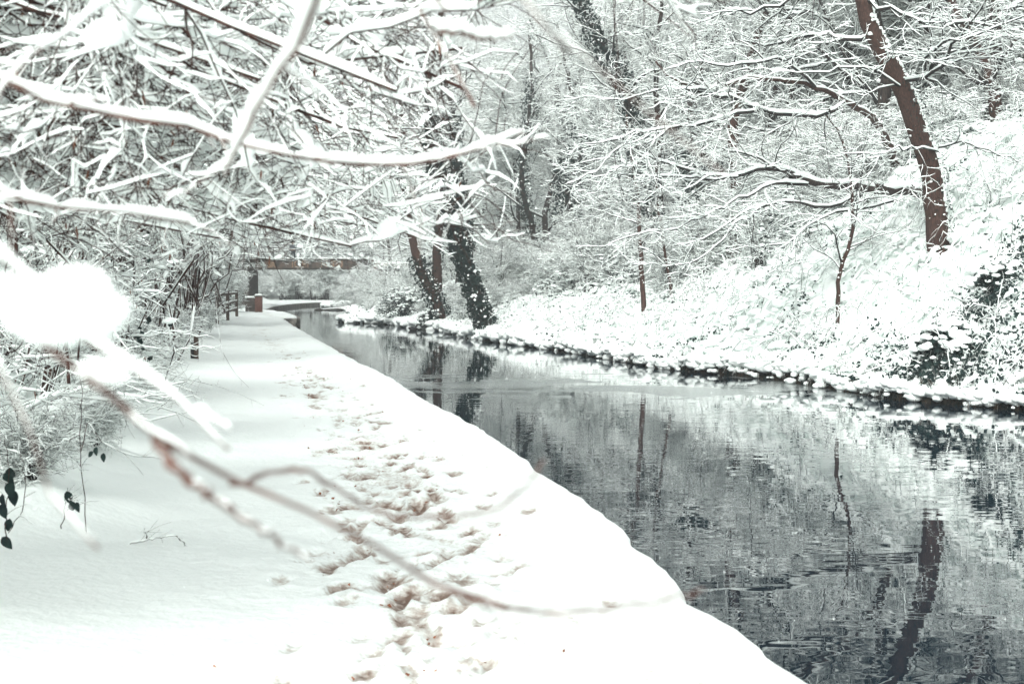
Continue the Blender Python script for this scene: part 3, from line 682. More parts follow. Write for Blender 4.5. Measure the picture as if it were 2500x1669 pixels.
def scatter(n, Dr, vr, protos, name, label, group, cat='tree', side=1, sc=(.8, 1.2), mind=1.2, frame=True):
    pts = []; tries = 0
    while len(pts) < n and tries < n * 60:
        tries += 1
        D = Dr[0] * (Dr[1] / Dr[0]) ** g2.random(); v = vr[0] + (vr[1] - vr[0]) * g2.random() ** 1.1
        X = float(erx(D)) + v if side > 0 else float(elx(D)) - v
        px = 1250 + X / D * F
        if frame and not (-350 < px < 2850): continue
        if any((X - a) ** 2 + (D - c) ** 2 < mind ** 2 for a, c in pts): continue
        pts.append((X, D))
        ms = protos[int(g2.integers(len(protos)))]; sz = g2.uniform(*sc); mid_ = (sc[0] + sc[1]) / 2
        lb = ('ivied ' if ('ivy' in ms and cat == 'tree') else '') + ('big ' if sz > mid_ else 'small ') + label + ', ' + where(px, D, Dr)
        place(name, ms, (X, D, zground(X, D) - .05), g2.uniform(0, 6.28), sz, lb, cat, group)
scatter(44, (40, 85), (6, 26), PT[:4], 'woodland_tree', 'snowy tree', 'snow covered trees in the wood behind the right bank', mind=2.6)
scatter(12, (34, 50), (9, 26), PT[:3], 'woodland_tree', 'tall snowy tree, nearer slope', 'snow covered trees in the wood behind the right bank', mind=2.6)
scatter(34, (85, 135), (3, 40), PT[:3], 'distant_tree', 'pale tree far along the right bank', 'distant snowy trees near the bridge on the right', mind=3)
scatter(120, (36, 80), (3.5, 18), PS[:3], 'woodland_shrub', 'snowy shrub on the right slope', 'snow laden shrubs under the right bank trees', 'shrub', mind=1.1)
scatter(20, (62, 82), (.5, 4), [PS[2], PS[3]], 'waterside_shrub', 'low waterside shrub', 'low shrubs along the far right waterside', 'shrub', mind=.8, sc=(.45, .8))
scatter(26, (84, 143), (.8, 7), PS, 'waterside_shrub', 'pale waterside shrub', 'snowy shrubs around the bridge on the right waterside', 'shrub', mind=1.3)
# beyond the bend and behind the bridge
for k in range(90):
    X = g2.uniform(-40, 2); D = g2.uniform(159.5, 170)
    place('hedge_shrub', PS[k % 2], (X, D, zground(X, D)), g2.uniform(0, 6.28), g2.uniform(1.1, 2.0), 'pale hedge shrub beyond the canal bend, ' + ('front row, ' if D < 163 else 'middle row, ' if D < 166.5 else 'back row, ') + next(t_ for a_, t_ in ((460, 'left of the fence'), (620, 'left of the pillar'), (700, 'under the left end of the girder'), (770, 'under the middle of the girder'), (840, 'under the right end of the girder'), (920, 'behind the right abutment'), (1060, 'left of the slim trunk'), (9999, 'behind the leaning trunk')) if 1250 + X / D * F < a_), 'shrub', 'pale hedge shrubs beyond the canal bend')
for k in range(30):
    X = g2.uniform(-60, 40); D = g2.uniform(178, 215)
    place('far_tree', PT[k % 3], (X, D, zground(X, D)), g2.uniform(0, 6.28), g2.uniform(.9, 1.3), 'pale far tree on the skyline, ' + ('nearer row, ' if D < 196 else 'back row, ') + where(1250 + X / D * F, 10, (9, 11)).split(', ')[1], 'tree', 'far snowy trees behind the bridge')
# left side behind the hazels
scatter(16, (14, 60), (8.5, 20), PT[:3], 'left_wood_tree', 'tree behind the hazels', 'snow covered trees left of the towpath', side=-1, mind=2)
scatter(22, (60, 150), (4.5, 24), PT[:3], 'left_wood_tree', 'distant tree left of the towpath', 'distant snowy trees left of the towpath', side=-1, mind=2.6)
scatter(90, (12, 80), (5.2, 11), [PS[3], PS[0], PS[3], PS[2]], 'hedge_shrub', 'snow laden hedge shrub left of the path', 'snow laden hedge shrubs left of the towpath', 'shrub', side=-1, mind=.9)
scatter(34, (80, 150), (3.5, 9), PS[:3], 'hedge_shrub', 'far hedge shrub left of the path', 'far hedge shrubs left of the towpath near the bridge', 'shrub', side=-1, mind=1.1)
print('wood done')

# =================================================================== LEFT: hazels hanging over the towpath
def prune(P, Rr, rg, head=True):
    """the towpath is kept clear: nothing hangs below head height over it"""
    if not head: return P, Rr
    e = P[:, -1]; over = e[:, 0] > elx(e[:, 1]) - 3.6
    low = e[:, 2] < 2.05 + .026 * e[:, 1] - .3 * rg.random(len(e)) ** 2
    k = ~(over & low); return P[k], Rr[k]
def hazel(D0, tips, label, seed, snow=.06, base_v=5.0, H=1.0, cfg=None, catk=160, sides=6, nn=13, pil=420, head=True):
    rg = np.random.default_rng(seed)
    bx = float(elx(D0)) - base_v; bz = zground(bx, D0) - .1
    B = np.array([bx, D0, bz]); P = []; Rr = []
    for (x, y, D) in tips:
        e = at(x, y, D); s = B + rg.normal(size=3) * np.array([.25, .25, 0])
        top = max(e[2] + rg.uniform(.2, .9) * H, s[2] + 2.2)
        mid = s * .62 + e * .38; mid[2] = top * .96
        m2 = s * .85 + e * .15; m2[2] = s[2] + (top - s[2]) * .62
        m3 = s * .28 + e * .72; m3[2] = (top * .55 + e[2] * .45)
        P.append(spline([s, m2, mid, m3, e], nn, .03 * D0 / 8, rg)); r = rg.uniform(.010, .020) * max(D0 / 12, 1) ** .5; Rr.append(np.linspace(r, .006, nn))
    P = np.array(P); Rr = np.array(Rr)
    P[:, 1:] += rg.normal(size=P[:, 1:].shape) * .075 * (D0 / 10) ** .4
    sc_ = max(D0 / 10, 1) ** .6
    t = Tree(B); t.limbs(P, Rr, sides, snow * .6, 7, .12, 3, .85, .35 if D0 > 8 else .8)
    pillows(t.cs, P, Rr, 60, (.12, .34), (.03 * sc_, .06 * sc_), 10, 11, rg)
    cfg = cfg or [(9, (.5, 1.5), 8, .26, snow * .62, .010), (6, (.25, .8), 7, .28, snow * .5, .005), (6, (.1, .35), 4, .3, snow * .30, .0026)]
    a, b_ = P, Rr
    for q, (n, ln, npts, wig, sn, rcap) in enumerate(cfg):
        a, b_ = grow(a, b_, n, ln, (25, 75), npts, wig, (.05, 0, -.05), .6, .0018, .18, .35, rg, .2, rcap)
        a, b_ = prune(a, b_, rg, head)
        t.limbs(a, b_, 3 if rcap < .01 else 4, sn, 5, .16, 2 if sn > .03 else 1, .6)
        if q == 0: pillows(t.cs, a, b_, int(pil * 1.4), (.07, .26), (.02 * sc_, .05 * sc_), 8, 9, rg); keep = (a, b_)
        if q == 1:
            pillows(t.cs, a, b_, int(pil * 1.5), (.06, .2), (.012 * sc_, .028 * sc_), 6, 7, rg)
            x_, y_ = grow(a, b_, 5 if D0 < 8 else 2, (.12, .5), (25, 80), 6, .22, (.03, 0, -.12), .7, .0022 * sc_, .1, .6, rg, 0, .004 * sc_)
            x_, y_ = prune(x_, y_, rg, head); tubes(t.cr, x_, y_, 3)
    x_, y_ = grow(P, Rr, 11 if D0 < 8 else 5, (.3, 1.1), (30, 85), 9, .2, (.03, 0, -.16), .6, .003 * sc_, .15, .5, rg, 0, .006 * sc_); x_, y_ = prune(x_, y_, rg, head); tubes(t.cr, x_, y_, 4)
    if catk:
        mb = MB(); k = rg.integers(len(a), size=catk); c = a[k, -1]
        e = c + np.stack([rg.normal(0, .008, catk), rg.normal(0, .008, catk), -rg.uniform(.025, .055, catk)], 1)
        tubes(mb, np.stack([c, (c + e) / 2, e], 1), np.tile(np.array([.0025, .0045, .001]), (catk, 1)), 4)
        t.extra.append(('catkins', mb, M_catkin))
    place('hazel_shrub', t.meshes(M_twig, M_twig), B, label=label, cat='shrub')
def tipset(n, xr, yr, Dr, seed, diag=0.0):
    rg = np.random.default_rng(seed); o = []
    for k in range(n):
        x = rg.uniform(*xr); y = rg.uniform(*yr) + diag * (x - xr[0])
        o.append((x, y, rg.uniform(*Dr)))
    return o
hazel(4.6, tipset(14, (150, 1150), (-60, 420), (3.8, 6.0), 201), 'heavily snow laden hazel reaching over the towpath from the upper left, nearest of them', 201, snow=.058, base_v=5.2)
hazel(6.4, tipset(14, (-50, 900), (60, 640), (5.5, 8.0), 202), 'second hazel at the left frame edge, thick snow pillows on its drooping boughs', 202, snow=.062, base_v=5.2)
hazel(9.0, tipset(16, (50, 1050), (60, 620), (8, 11), 203), 'third hazel bending over the path with fine drooping twigs', 203, snow=.058, base_v=5.0)
hazel(13., tipset(17, (150, 1130), (100, 600), (11, 16), 204), 'hazel with brown catkins spreading in mid canopy above the towpath', 204, snow=.06, base_v=4.8, catk=260)
hazel(19., tipset(17, (380, 1080), (150, 560), (16, 24), 205), 'hazel arching low above the path where the bridge comes into view', 205, snow=.055, base_v=4.6, H=1.5)
hazel(28., tipset(17, (480, 1020), (230, 560), (24, 34), 206), 'hazel whose twigs hang across the view of the bridge railing', 206, snow=.055, base_v=4.4, H=2)
hazel(40., tipset(17, (560, 980), (300, 570), (36, 46), 207), 'farther hazel leaning over the canal in front of the bridge', 207, snow=.06, base_v=4.2, H=2.5, catk=0)
hazel(56., tipset(7, (640, 860), (380, 570), (52, 62), 208) + tipset(11, (830, 965), (450, 700), (50, 60), 209), 'farthest hazel with snowy boughs cascading to the right side of the bridge', 208, snow=.07, base_v=4.0, H=3, catk=0, head=False)
print('hazels done')

# near tree beside the camera: blurred boughs
def near_tree():
    rg = np.random.default_rng(301)
    B = np.array([-2.6, .3, .5])
    e = empty('near_tree', B); tag(e, 'blurred near tree whose snowy boughs cross the left side close to the camera', 'tree')
    P = spline([(-2.6, .3, .3), (-2.55, .4, 1.4), (-2.4, .5, 2.6), (-2.1, .7, 3.8), (-1.8, 1.0, 5.0)], 14, .01, rg)
    mb = MB(); tubes(mb, P[None], np.linspace(.09, .04, 14)[None], 10); mb.build('trunk', M_bark, e, origin=B)
    A = lambda z: np.array([-2.6 + .12 * (z - .5), .35 + .1 * (z - .5), z])
    BR = [  # (attach height, [(x, y, D)...], r0, r1, snow thickness, sides twigs)
        (4.3, [(850,-220,.95),(775,0,1.05),(735,95,1.15),(690,165,1.25),(640,240,1.38),(590,345,1.6),(565,385,1.7),(550,425,1.78)], .0042, .002, .018, 1),
        (2.4, [(-250,120,1.9),(0,190,1.95),(130,255,2.0),(270,280,2.0),(400,300,2.05),(540,335,2.1),(640,365,2.1),(800,395,2.15),(930,402,2.2),(1050,392,2.2),(1180,358,2.25),(1275,322,2.3)], .0080, .0028, .018, 3),
        (2.0, [(-250,430,1.9),(-60,450,2.0),(120,500,2.1),(300,515,2.2),(480,545,2.3)], .006, .0026, .015, 2),
        (1.7, [(-300,600,.95),(-100,680,.98),(0,745,1.0),(90,830,1.0),(180,900,1.02),(290,980,1.05),(380,1062,1.06),(470,1110,1.08),(620,1190,1.1),(760,1250,1.1),(880,1308,1.12),(980,1385,1.12),(1100,1448,1.14),(1240,1482,1.15)], .0058, .0018, .013, 1),
        (1.7, [(1100,1448,1.14),(1240,1482,1.15),(1370,1496,1.15),(1560,1475,1.15),(1720,1440,1.15)], .0019, .0010, .0, 0),
        (1.75, [(380,1062,1.06),(400,1105,1.06),(440,1155,1.06),(530,1220,1.08),(620,1280,1.08),(700,1335,1.1),(755,1362,1.1)], .0042, .0014, .002, 0),
        (1.8, [(-250,640,1.1),(0,640,1.15),(120,700,1.15),(220,850,1.2),(360,920,1.2),(480,1010,1.2),(560,1100,1.2)], .0045, .0015, .020, 1),
        (4.6, [(1180,-140,1.05),(1290,10,1.05),(1350,60,1.05),(1390,130,1.05),(1500,205,1.05),(1590,280,1.05),(1680,345,1.05),(1765,425,1.05)], .0026, .0010, .009, 0),
        (4.4, [(960,-140,1.9),(1010,0,1.9),(1060,80,1.9),(1100,160,1.9),(1135,235,1.9),(1160,262,1.9)], .0055, .0024, .017, 1),
        (4.4, [(1060,80,1.9),(1120,80,1.92),(1180,95,1.95),(1250,88,2.0)], .0040, .0016, .014, 0),
        (1.6, [(560,1180,1.2),(740,1150,1.25),(900,1240,1.3),(1050,1262,1.3),(1200,1245,1.3),(1290,1180,1.3),(1330,1120,1.3)], .0020, .001, .0, 0),
        (2.2, [(-300,380,1.4),(-40,400,1.4),(30,520,1.4),(30,620,1.4)], .004, .0015, .02, 0),
        (2.9, [(-200,240,1.5),(0,190,1.5),(80,130,1.5),(170,75,1.6),(260,10,1.7)], .004, .0015, .018, 0),
        (1.6, [(-200,840,1.0),(0,900,1.0),(60,1000,1.02),(70,1130,1.03),(130,1230,1.04),(240,1340,1.05)], .003, .0012, .016, 0),
    ]
    MK = {7: [(.52, .06), (.70, .07), (.93, .03)], 3: [(.25, .30)]}
    for k, (az, pts, r0, r1, sn, tw) in enumerate(BR):
        W = wpts(pts)
        if k == 0: W = np.vstack([[-2.0, .2, 4.2], [-.9, .3, 3.2], at(900, -600, .8), W])
        elif k not in (4, 5, 9, 10):
            a = A(az); mid = a * .5 + W[0] * .5; mid[2] += .12
            W = np.vstack([a, mid, W])
        n = 44
        P = spline(W, n, .0012, rg)[None]; Rr = np.linspace(r0 * 1.1, r1, n)[None]
        Rr = Rr * (1 + .18 * np.sin(np.arange(n) * 1.3 + k))[None]
        mb = MB(); tubes(mb, P, Rr, 8); ms = MB(); (snowtubes(ms, P, Rr, sn, 9, .05, .75, rg=rg, resample=3, mask=MK.get(k)) if sn else None)
        if tw:
            a, b_ = grow(P[:, 14:], Rr[:, 14:], 6 * tw, (.06, .28), (30, 60), 7, .15, (0, 0, -.05), .55, .0012, .05, .4, rg, .6)
            tubes(mb, a, b_, 5); snowtubes(ms, a, b_, sn * .5, 6, .1, .5, rg=rg, resample=2)
        o = mb.build('branch', M_twigb, e, origin=B)
        if ms.n: ms.build('snow_cover', M_snow, o, origin=B)
    # the big snow lump resting on a near fork
    for x, y, D, sd, n, r_ in ((150, 755, .74, (.022, .02, .013), 60, (.009, .015)), (25, 710, .76, (.014, .012, .004), 30, (.006, .010)), (262, 905, .72, (.012, .012, .004), 34, (.002, .005))):
        ms = MB(); C = at(x, y, D) + nrm(rg.normal(size=(n, 3))) * rg.random((n, 1)) ** .5 * np.array(sd)
        blobs(ms, C, rg.uniform(*r_, n), .8, 1, .05, rg); ms.build('snow_lump', M_snow, e, origin=B)
near_tree()
print('near done')
# =================================================================== right bank undergrowth
HOLES = [(2330, 790, 25.5, .8, .6), (2270, 835, 25, .65, .6), (2200, 850, 25, .4, .5), (2450, 690, 26.5, .7, .5), (2490, 780, 24, .45, .4), (2130, 770, 29, .4, .3), (2400, 740, 26, .6, .4)]
HW = [(at(x, y, D)[0], D, r, a) for x, y, D, r, a in HOLES]
def darkness(X, D):
    d = fbm(X * .8 + 3, D * .8, 67, 4) - .58
    for hx, hd, r, a in HW: d = d + a * np.exp(-(((X - hx) / r) ** 2 + ((D - hd) / (r * 1.2)) ** 2))
    return np.clip(d * 5, 0, 1)
def undergrowth():
    rg = np.random.default_rng(401)
    mb = MB()
    def pick(n, Dr, vr, pw=1.0, side=1):
        D = Dr[0] * (Dr[1] / Dr[0]) ** rg.random(n); v = vr[0] + (vr[1] - vr[0]) * rg.random(n) ** pw
        X = erx(D) + v if side > 0 else elx(D) - v
        px = 1250 + X / D * F
        k = (px < 2750) & (px > -250); D, X, v = D[k], X[k], v[k]
        return X, D, (h_right(X, D) if side > 0 else h_left(X, D)), v
    def hump(X, D, v): return .30 * fbm(X * 1.0, D * 1.0, 63) * np.clip(v * .8, 0, 1)
    # smooth pillows
    X, D, Z, v = pick(5200, (19, 48), (.05, 10), 1.1)
    k = rg.random(len(X)) > darkness(X, D) * .85; X, D, Z, v = X[k], D[k], Z[k], v[k]
    s = rg.uniform(.06, .17, len(X)); C = np.stack([X, D, Z + hump(X, D, v) + s * .05], 1)
    blobs(mb, C, s, .6, 1, .05, rg, m=1)
    # arched loaves running down the slope
    X, D, Z, v = pick(8000, (19, 60), (.1, 11), 1.1)
    k = rg.random(len(X)) > darkness(X, D) * .75; X, D, Z, v = X[k], D[k], Z[k], v[k]
    n = len(X); a = math.pi + rg.normal(0, .6, n); L = rg.uniform(.2, .7, n); tt = np.linspace(0, 1, 7)
    PX = X[:, None] + np.cos(a)[:, None] * L[:, None] * tt; PY = D[:, None] + np.sin(a)[:, None] * L[:, None] * tt
    PZ = h_right(PX, PY) + hump(PX, PY, v[:, None]) + .03 + .12 * rg.random((n, 1)) * np.sin(tt * 3)[None]
    pillows(mb, np.stack([PX, PY, PZ], -1), np.full((n, 7), .004), n, (.2, .7), (.035, .12), 8, 8, rg, m=1, high=.65)
    # dark leaves in the hollows
    X, D, Z, v = pick(60000, (19, 50), (.05, 10), 1.1)
    dk = darkness(X, D); k = rg.random(len(X)) < np.maximum(dk, .05); X, D, Z, v, dk = X[k], D[k], Z[k], v[k], dk[k]
    c = np.stack([X, D, Z + hump(X, D, v) + rg.uniform(-.03, .10, len(X)) + dk * rg.uniform(0, .22, len(X))], 1)
    leaves(mb, c, rg.uniform(.04, .10, len(X)), rg=rg, m=0, spread=1, nrmdir=np.array([0, -.8, .2]))
    k = rg.random(len(X)) < .08
    blobs(mb, c[k] + np.array([0, 0, .03]), rg.uniform(.02, .06, k.sum()), .6, 0, .12, rg, m=1)
    for hx, hd, r, a in HW:
        m_ = int(1900 * r * r * a); hx_ = hx + rg.normal(0, r * .62, m_); hy_ = hd + rg.normal(0, r * .7, m_); v_ = hx_ - erx(hy_)
        q_ = (v_ > .1) & (noise2(hx_ * 3.1, hy_ * 3.1, 99) > .36); hx_, hy_, v_ = hx_[q_], hy_[q_], v_[q_]
        leaves(mb, np.stack([hx_, hy_, h_right(hx_, hy_) + hump(hx_, hy_, v_) + rg.uniform(0, .22, len(hx_))], 1), rg.uniform(.06, .12, len(hx_)), rg=rg, m=0, spread=1, nrmdir=np.array([0, -.8, .2]))
    # farther, coarser
    X, D, Z, v = pick(6000, (46, 135), (.0, 9), 1.3)
    s = rg.uniform(.10, .28, len(X)); C = np.stack([X, D, Z + .1 + s * .1], 1)
    blobs(mb, C, s, .5, 0, .12, rg, m=1)
    k = rg.random(len(X)) < .6
    for q in range(2):
        leaves(mb, C[k] + rg.normal(size=(k.sum(), 3)) * .12 + np.array([0, -.1, -.04]), rg.uniform(.08, .16, k.sum()), rg=rg, m=0, nrmdir=np.array([0, -1., .2]))
    # bramble stems with snow
    X, D, Z, v = pick(1700, (19, 60), (.3, 10))
    n = len(X); a = rg.uniform(0, 6.28, n); L = rg.uniform(.5, 1.6, n); H = rg.uniform(.25, .9, n)
    tt = np.linspace(0, 1, 9)
    P = np.stack([X[:, None] + np.cos(a)[:, None] * L[:, None] * tt, D[:, None] + np.sin(a)[:, None] * L[:, None] * tt, Z[:, None] + 0 * tt[None]], -1)
    P[..., 2] = np.maximum(h_right(P[..., 0], P[..., 1]), 0.1) + H[:, None] * np.sin(tt * 2.9)[None]
    P[:, 1:] += rg.normal(size=(n, 8, 3)) * .03
    Rr = np.tile(np.linspace(.006, .003, 9), (n, 1))
    tubes(mb, P, Rr, 3, m=2); snowtubes(mb, P, Rr, .034, 4, .15, .6, rg=rg, m=1)
    a1, b1 = grow(P, Rr, 5, (.15, .5), (30, 70), 5, .2, (0, 0, -.02), .7, .0025, .2, .5, rg); tubes(mb, a1, b1, 3, m=2); snowtubes(mb, a1, b1, .024, 4, .15, .6, rg=rg, m=1)
    o = mb.build('undergrowth', [M_ivy, M_snow, M_twigd])
    tag(o, 'snow smothered brambles and ivy covering the right bank slope', 'undergrowth', kind='stuff')
    # hanging dead grass and roots on the earth face of the bank
    mb = MB()
    D = 17 * (150 / 17) ** rg.random(9000); X = erx(D); D0 = D; n = len(D)
    X = X - .02 + rg.normal(0, .05, n); Z = rg.uniform(.08, .26, n)
    c = np.stack([X, D, Z], 1); e = c + np.stack([-rg.uniform(.02, .16, n), rg.normal(0, .08, n), -rg.uniform(.08, .3, n)], 1)
    m_ = (c + e) / 2 + np.array([-.03, 0, .04]); P = np.stack([c, m_, e], 1); sc_ = np.clip(D / 25, 1, 4)[:, None]
    tubes(mb, P, np.array([[.006, .005, .002]]) * sc_, 3, m=0)
    k = rg.random(n) < .06; snowtubes(mb, P[k], (np.array([[.006, .005, .003]]) * sc_)[k], .04, 4, 0, .5, rg=rg, m=1)
    D = 17 * (150 / 17) ** rg.random(3600); X = erx(D) + rg.uniform(-.16, .12, len(D)); s = rg.uniform(.04, .15, len(D)) * np.clip(D / 30, 1, 2.2)
    blobs(mb, np.stack([X, D, .13 + .22 * noise2(D * 1.1, D * 0, 55) + rg.uniform(-.06, .05, len(D))], 1), s * 1.15, .5, 1, .06, rg, m=1)
    D = 17 * (150 / 17) ** rg.random(14000); X = erx(D) + rg.uniform(-.14, .04, len(D))
    leaves(mb, np.stack([X, D, rg.uniform(.0, .30, len(D))], 1), rg.uniform(.05, .12, len(D)) * np.clip(D / 30, 1, 2.5), rg=rg, m=2)
    D = 17 * (150 / 17) ** rg.random(520); X = erx(D) + rg.uniform(-.24, -.04, len(D)); s = rg.uniform(.03, .12, len(D)) * np.clip(D / 30, 1, 2.2)
    blobs(mb, np.stack([X, D, rg.uniform(.03, .2, len(D))], 1), s, .6, 1, .1, rg, m=1)
    n = 5000; D = 17 * (120 / 17) ** rg.random(n); X = erx(D) + rg.uniform(-.05, .45, n); Z = h_right(X, D)
    up_ = np.stack([rg.normal(0, .10, n), rg.normal(0, .06, n), rg.uniform(.08, .34, n)], 1) * (noise2(D * 1.3, D * 0, 88) > .45)[:, None]
    c = np.stack([X, D, Z - .02], 1); tubes(mb, np.stack([c, c + up_ * .5, c + up_ + np.array([-.05, 0, -.04])], 1), np.tile([.006, .004, .002], (n, 1)), 3, m=0)
    o = mb.build('bank_grass', [M_grassd, M_snow, M_ivy]); tag(o, 'dark wet dead grass hanging over the right bank edge', 'grass', kind='stuff')
undergrowth()

def undergrowth_left():
    rg = np.random.default_rng(431); mb = MB()
    n = 9000; D = 9.5 * (95 / 9.5) ** rg.random(n); v = 4.3 + 8 * rg.random(n) ** 1.2 + np.clip((13 - D) / 4, 0, 1) * .3
    X = elx(D) - v; k = (1250 + X / D * F > -200); X, D, v = X[k], D[k], v[k]; n = len(X)
    s = rg.uniform(.05, .15, n) * np.clip(D / 25, .7, 1.8)
    C = np.stack([X, D, h_left(X, D) + .25 * fbm(X, D, 65) * np.clip(v - 3.9, 0, 1)], 1)
    k = rg.random(n) < .5
    blobs(mb, C[k], s[k], .6, 1, .05, rg, m=1)
    for q in range(2):
        j = rg.random(n) < .25
        leaves(mb, C[j] + rg.normal(size=(j.sum(), 3)) * .07 + np.array([0, -.05, .03]), rg.uniform(.03, .07, j.sum()) * np.clip(D[j] / 20, .7, 2), rg=rg, m=0)
    k = rg.choice(n, 1500, replace=False); a = rg.normal(0, .9, 1500); L = rg.uniform(.4, 1.3, 1500); H = rg.uniform(.3, 1.1, 1500) * np.clip((v[k] - 4.1) * .6, .15, .8); tt = np.linspace(0, 1, 9)
    P = np.stack([C[k, 0][:, None] + np.cos(a)[:, None] * L[:, None] * tt, C[k, 1][:, None] + np.sin(a)[:, None] * L[:, None] * tt, C[k, 2][:, None] + H[:, None] * np.sin(tt * 2.3)[None]], -1)
    P[:, 1:] += rg.normal(size=(1500, 8, 3)) * .03; Rr = np.tile(np.linspace(.005, .0022, 9), (1500, 1)) * np.clip(D[k] / 20, .7, 2)[:, None]
    tubes(mb, P, Rr, 3, m=2); snowtubes(mb, P, Rr, .045, 5, .1, .7, rg=rg, m=1)
    a1, b1 = grow(P, Rr, 6, (.15, .6), (30, 70), 5, .22, (0, 0, -.04), .7, .0018, .2, .5, rg); tubes(mb, a1, b1, 3, m=2); snowtubes(mb, a1, b1, .028, 4, .15, .6, rg=rg, m=1)
    tag(mb.build('undergrowth', [M_ivy, M_snow, M_twig]), 'snow heaped brambles and twigs along the foot of the hazels left of the path', 'undergrowth', kind='stuff')
undergrowth_left()

def dark_bush(cx, cy, D, w, h, n, label, seed):
    rg = np.random.default_rng(seed)
    c = at(cx, cy, D); c[2] = zground(c[0], c[1]) + .12
    P = []
    e = empty('ivy_bush', c); tag(e, label, 'bush')
    C = rg.normal(size=(n, 3)); C = nrm(C) * rg.random((n, 1)) ** .4 * np.array([w, w * .7, h]); C[:, 2] = np.abs(C[:, 2])
    mb = MB(); leaves(mb, C + c, rg.uniform(.05, .11, n), rg=rg, m=0); mb.build('foliage', M_ivy, e, smooth=False, origin=c)
    mb = MB(); k = n // 9; S = nrm(rg.normal(size=(k, 3)) + np.array([.2, 0, .5])) * np.array([w, w * .7, h]) * rg.uniform(.85, 1.08, (k, 1)); S[:, 2] = np.abs(S[:, 2])
    blobs(mb, S + c, rg.uniform(.04, .11, k), .6, 0, .15, rg); mb.build('snow_cover', M_snow, e, origin=c)
    mb = MB(); a = rg.uniform(0, 6.28, 24)
    Q = np.stack([np.zeros((24, 3)), np.stack([np.cos(a) * w * .4, np.sin(a) * w * .3, np.full(24, h * .5)], 1), np.stack([np.cos(a) * w * .9, np.sin(a) * w * .6, rg.uniform(.4, 1, 24) * h], 1)], 1) + c
    tubes(mb, Q, np.tile([.012, .008, .003], (24, 1)), 4); mb.build('stem', M_twigd, e, origin=c)
dark_bush(2330, 770, 25.5, .75, .55, 2600, 'dark leafy bush with torn snow cover on the right slope below the stout trunk', 411)
dark_bush(2450, 640, 26.5, .6, .5, 1600, 'dark leafy bush at the right frame edge with snow caps', 412)
dark_bush(2225, 815, 25.8, .3, .25, 500, 'small dark hollow bush with rusty leaves low on the right slope', 413)
dark_bush(2390, 440, 34, .5, .5, 900, 'dark holly like bush up the slope right of the stout trunk', 414)
dark_bush(1052, 772, 66, .7, .9, 1300, 'dark evergreen bush at the foot of the slim bare trunk', 415)
dark_bush(985, 740, 74, 1.4, 1.6, 2200, 'dull green bush left of the slim bare trunk by the water', 416)

# =================================================================== bridge and small things
M_brick = mat('red_brick', (0.12, 0.055, 0.045), .9, c2=(0.17, 0.09, 0.075), scale=9, bump=.5, bscale=20)
M_brickd = mat('stained_brick', (0.055, 0.047, 0.044), .9, c2=(0.12, 0.10, 0.09), scale=5, bump=.5, bscale=20)
M_steel = mat('rusty_steel', (0.035, 0.032, 0.030), .8, c2=(0.12, 0.085, 0.068), scale=2.2, bump=.3, lo=.42, hi=.62)
M_rail = mat('dark_rail', (0.03, 0.035, 0.04), .6)
M_paint = mat('tan_paint', (0.36, 0.24, 0.15), .8, c2=(0.24, 0.14, 0.09), scale=6)
M_stone = mat('grey_stone', (0.30, 0.28, 0.25), .95, c2=(0.07, 0.065, 0.06), scale=3, bump=.6, bscale=12)
M_wood = mat('weathered_wood', (0.10, 0.07, 0.055), .9, c2=(0.055, 0.04, 0.035), scale=8, stretch=(1, 1, 5), bump=.4)
M_post = mat('black_post', (0.012, 0.016, 0.020), .7, c2=(0.05, 0.045, 0.045), scale=10)
def box(mb, c, s, rz=0, bev=.0, m=0, sag=0):
    c = np.asarray(c, float); s = np.asarray(s, float) / 2
    b = min(bev, s.min() * .8)
    vs_ = []
    for sx in (-1, 1):
        for sy in (-1, 1):
            for sz in (-1, 1):
                for ax in range(3):
                    p = np.array([sx, sy, sz]) * s
                    q = p - np.array([sx, sy, sz]) * b; q[ax] = p[ax]; vs_.append(q)
    import bmesh
    bm = bmesh.new(); [bm.verts.new(v) for v in (vs_ if b > 0 else [np.array([x, y, z]) * s for x in (-1, 1) for y in (-1, 1) for z in (-1, 1)])]
    bmesh.ops.convex_hull(bm, input=bm.verts); bmesh.ops.triangulate(bm, faces=bm.faces)
    V = np.array([v.co[:] for v in bm.verts]); bm.verts.index_update(); T = np.array([[v.index for v in f.verts] for f in bm.faces]); bm.free()
    ca, sa = math.cos(rz), math.sin(rz)
    V = np.stack([V[:, 0] * ca - V[:, 1] * sa, V[:, 0] * sa + V[:, 1] * ca, V[:, 2]], 1) + c
    mb.add(V, t=T, m=m)
def part(name, mt, parent, boxes, origin, smooth=False, bev=.01):
    mb = MB()
    for b_ in boxes: box(mb, b_[0], b_[1], b_[2] if len(b_) > 2 else 0, bev)
    return mb.build(name, mt, parent, smooth, origin)
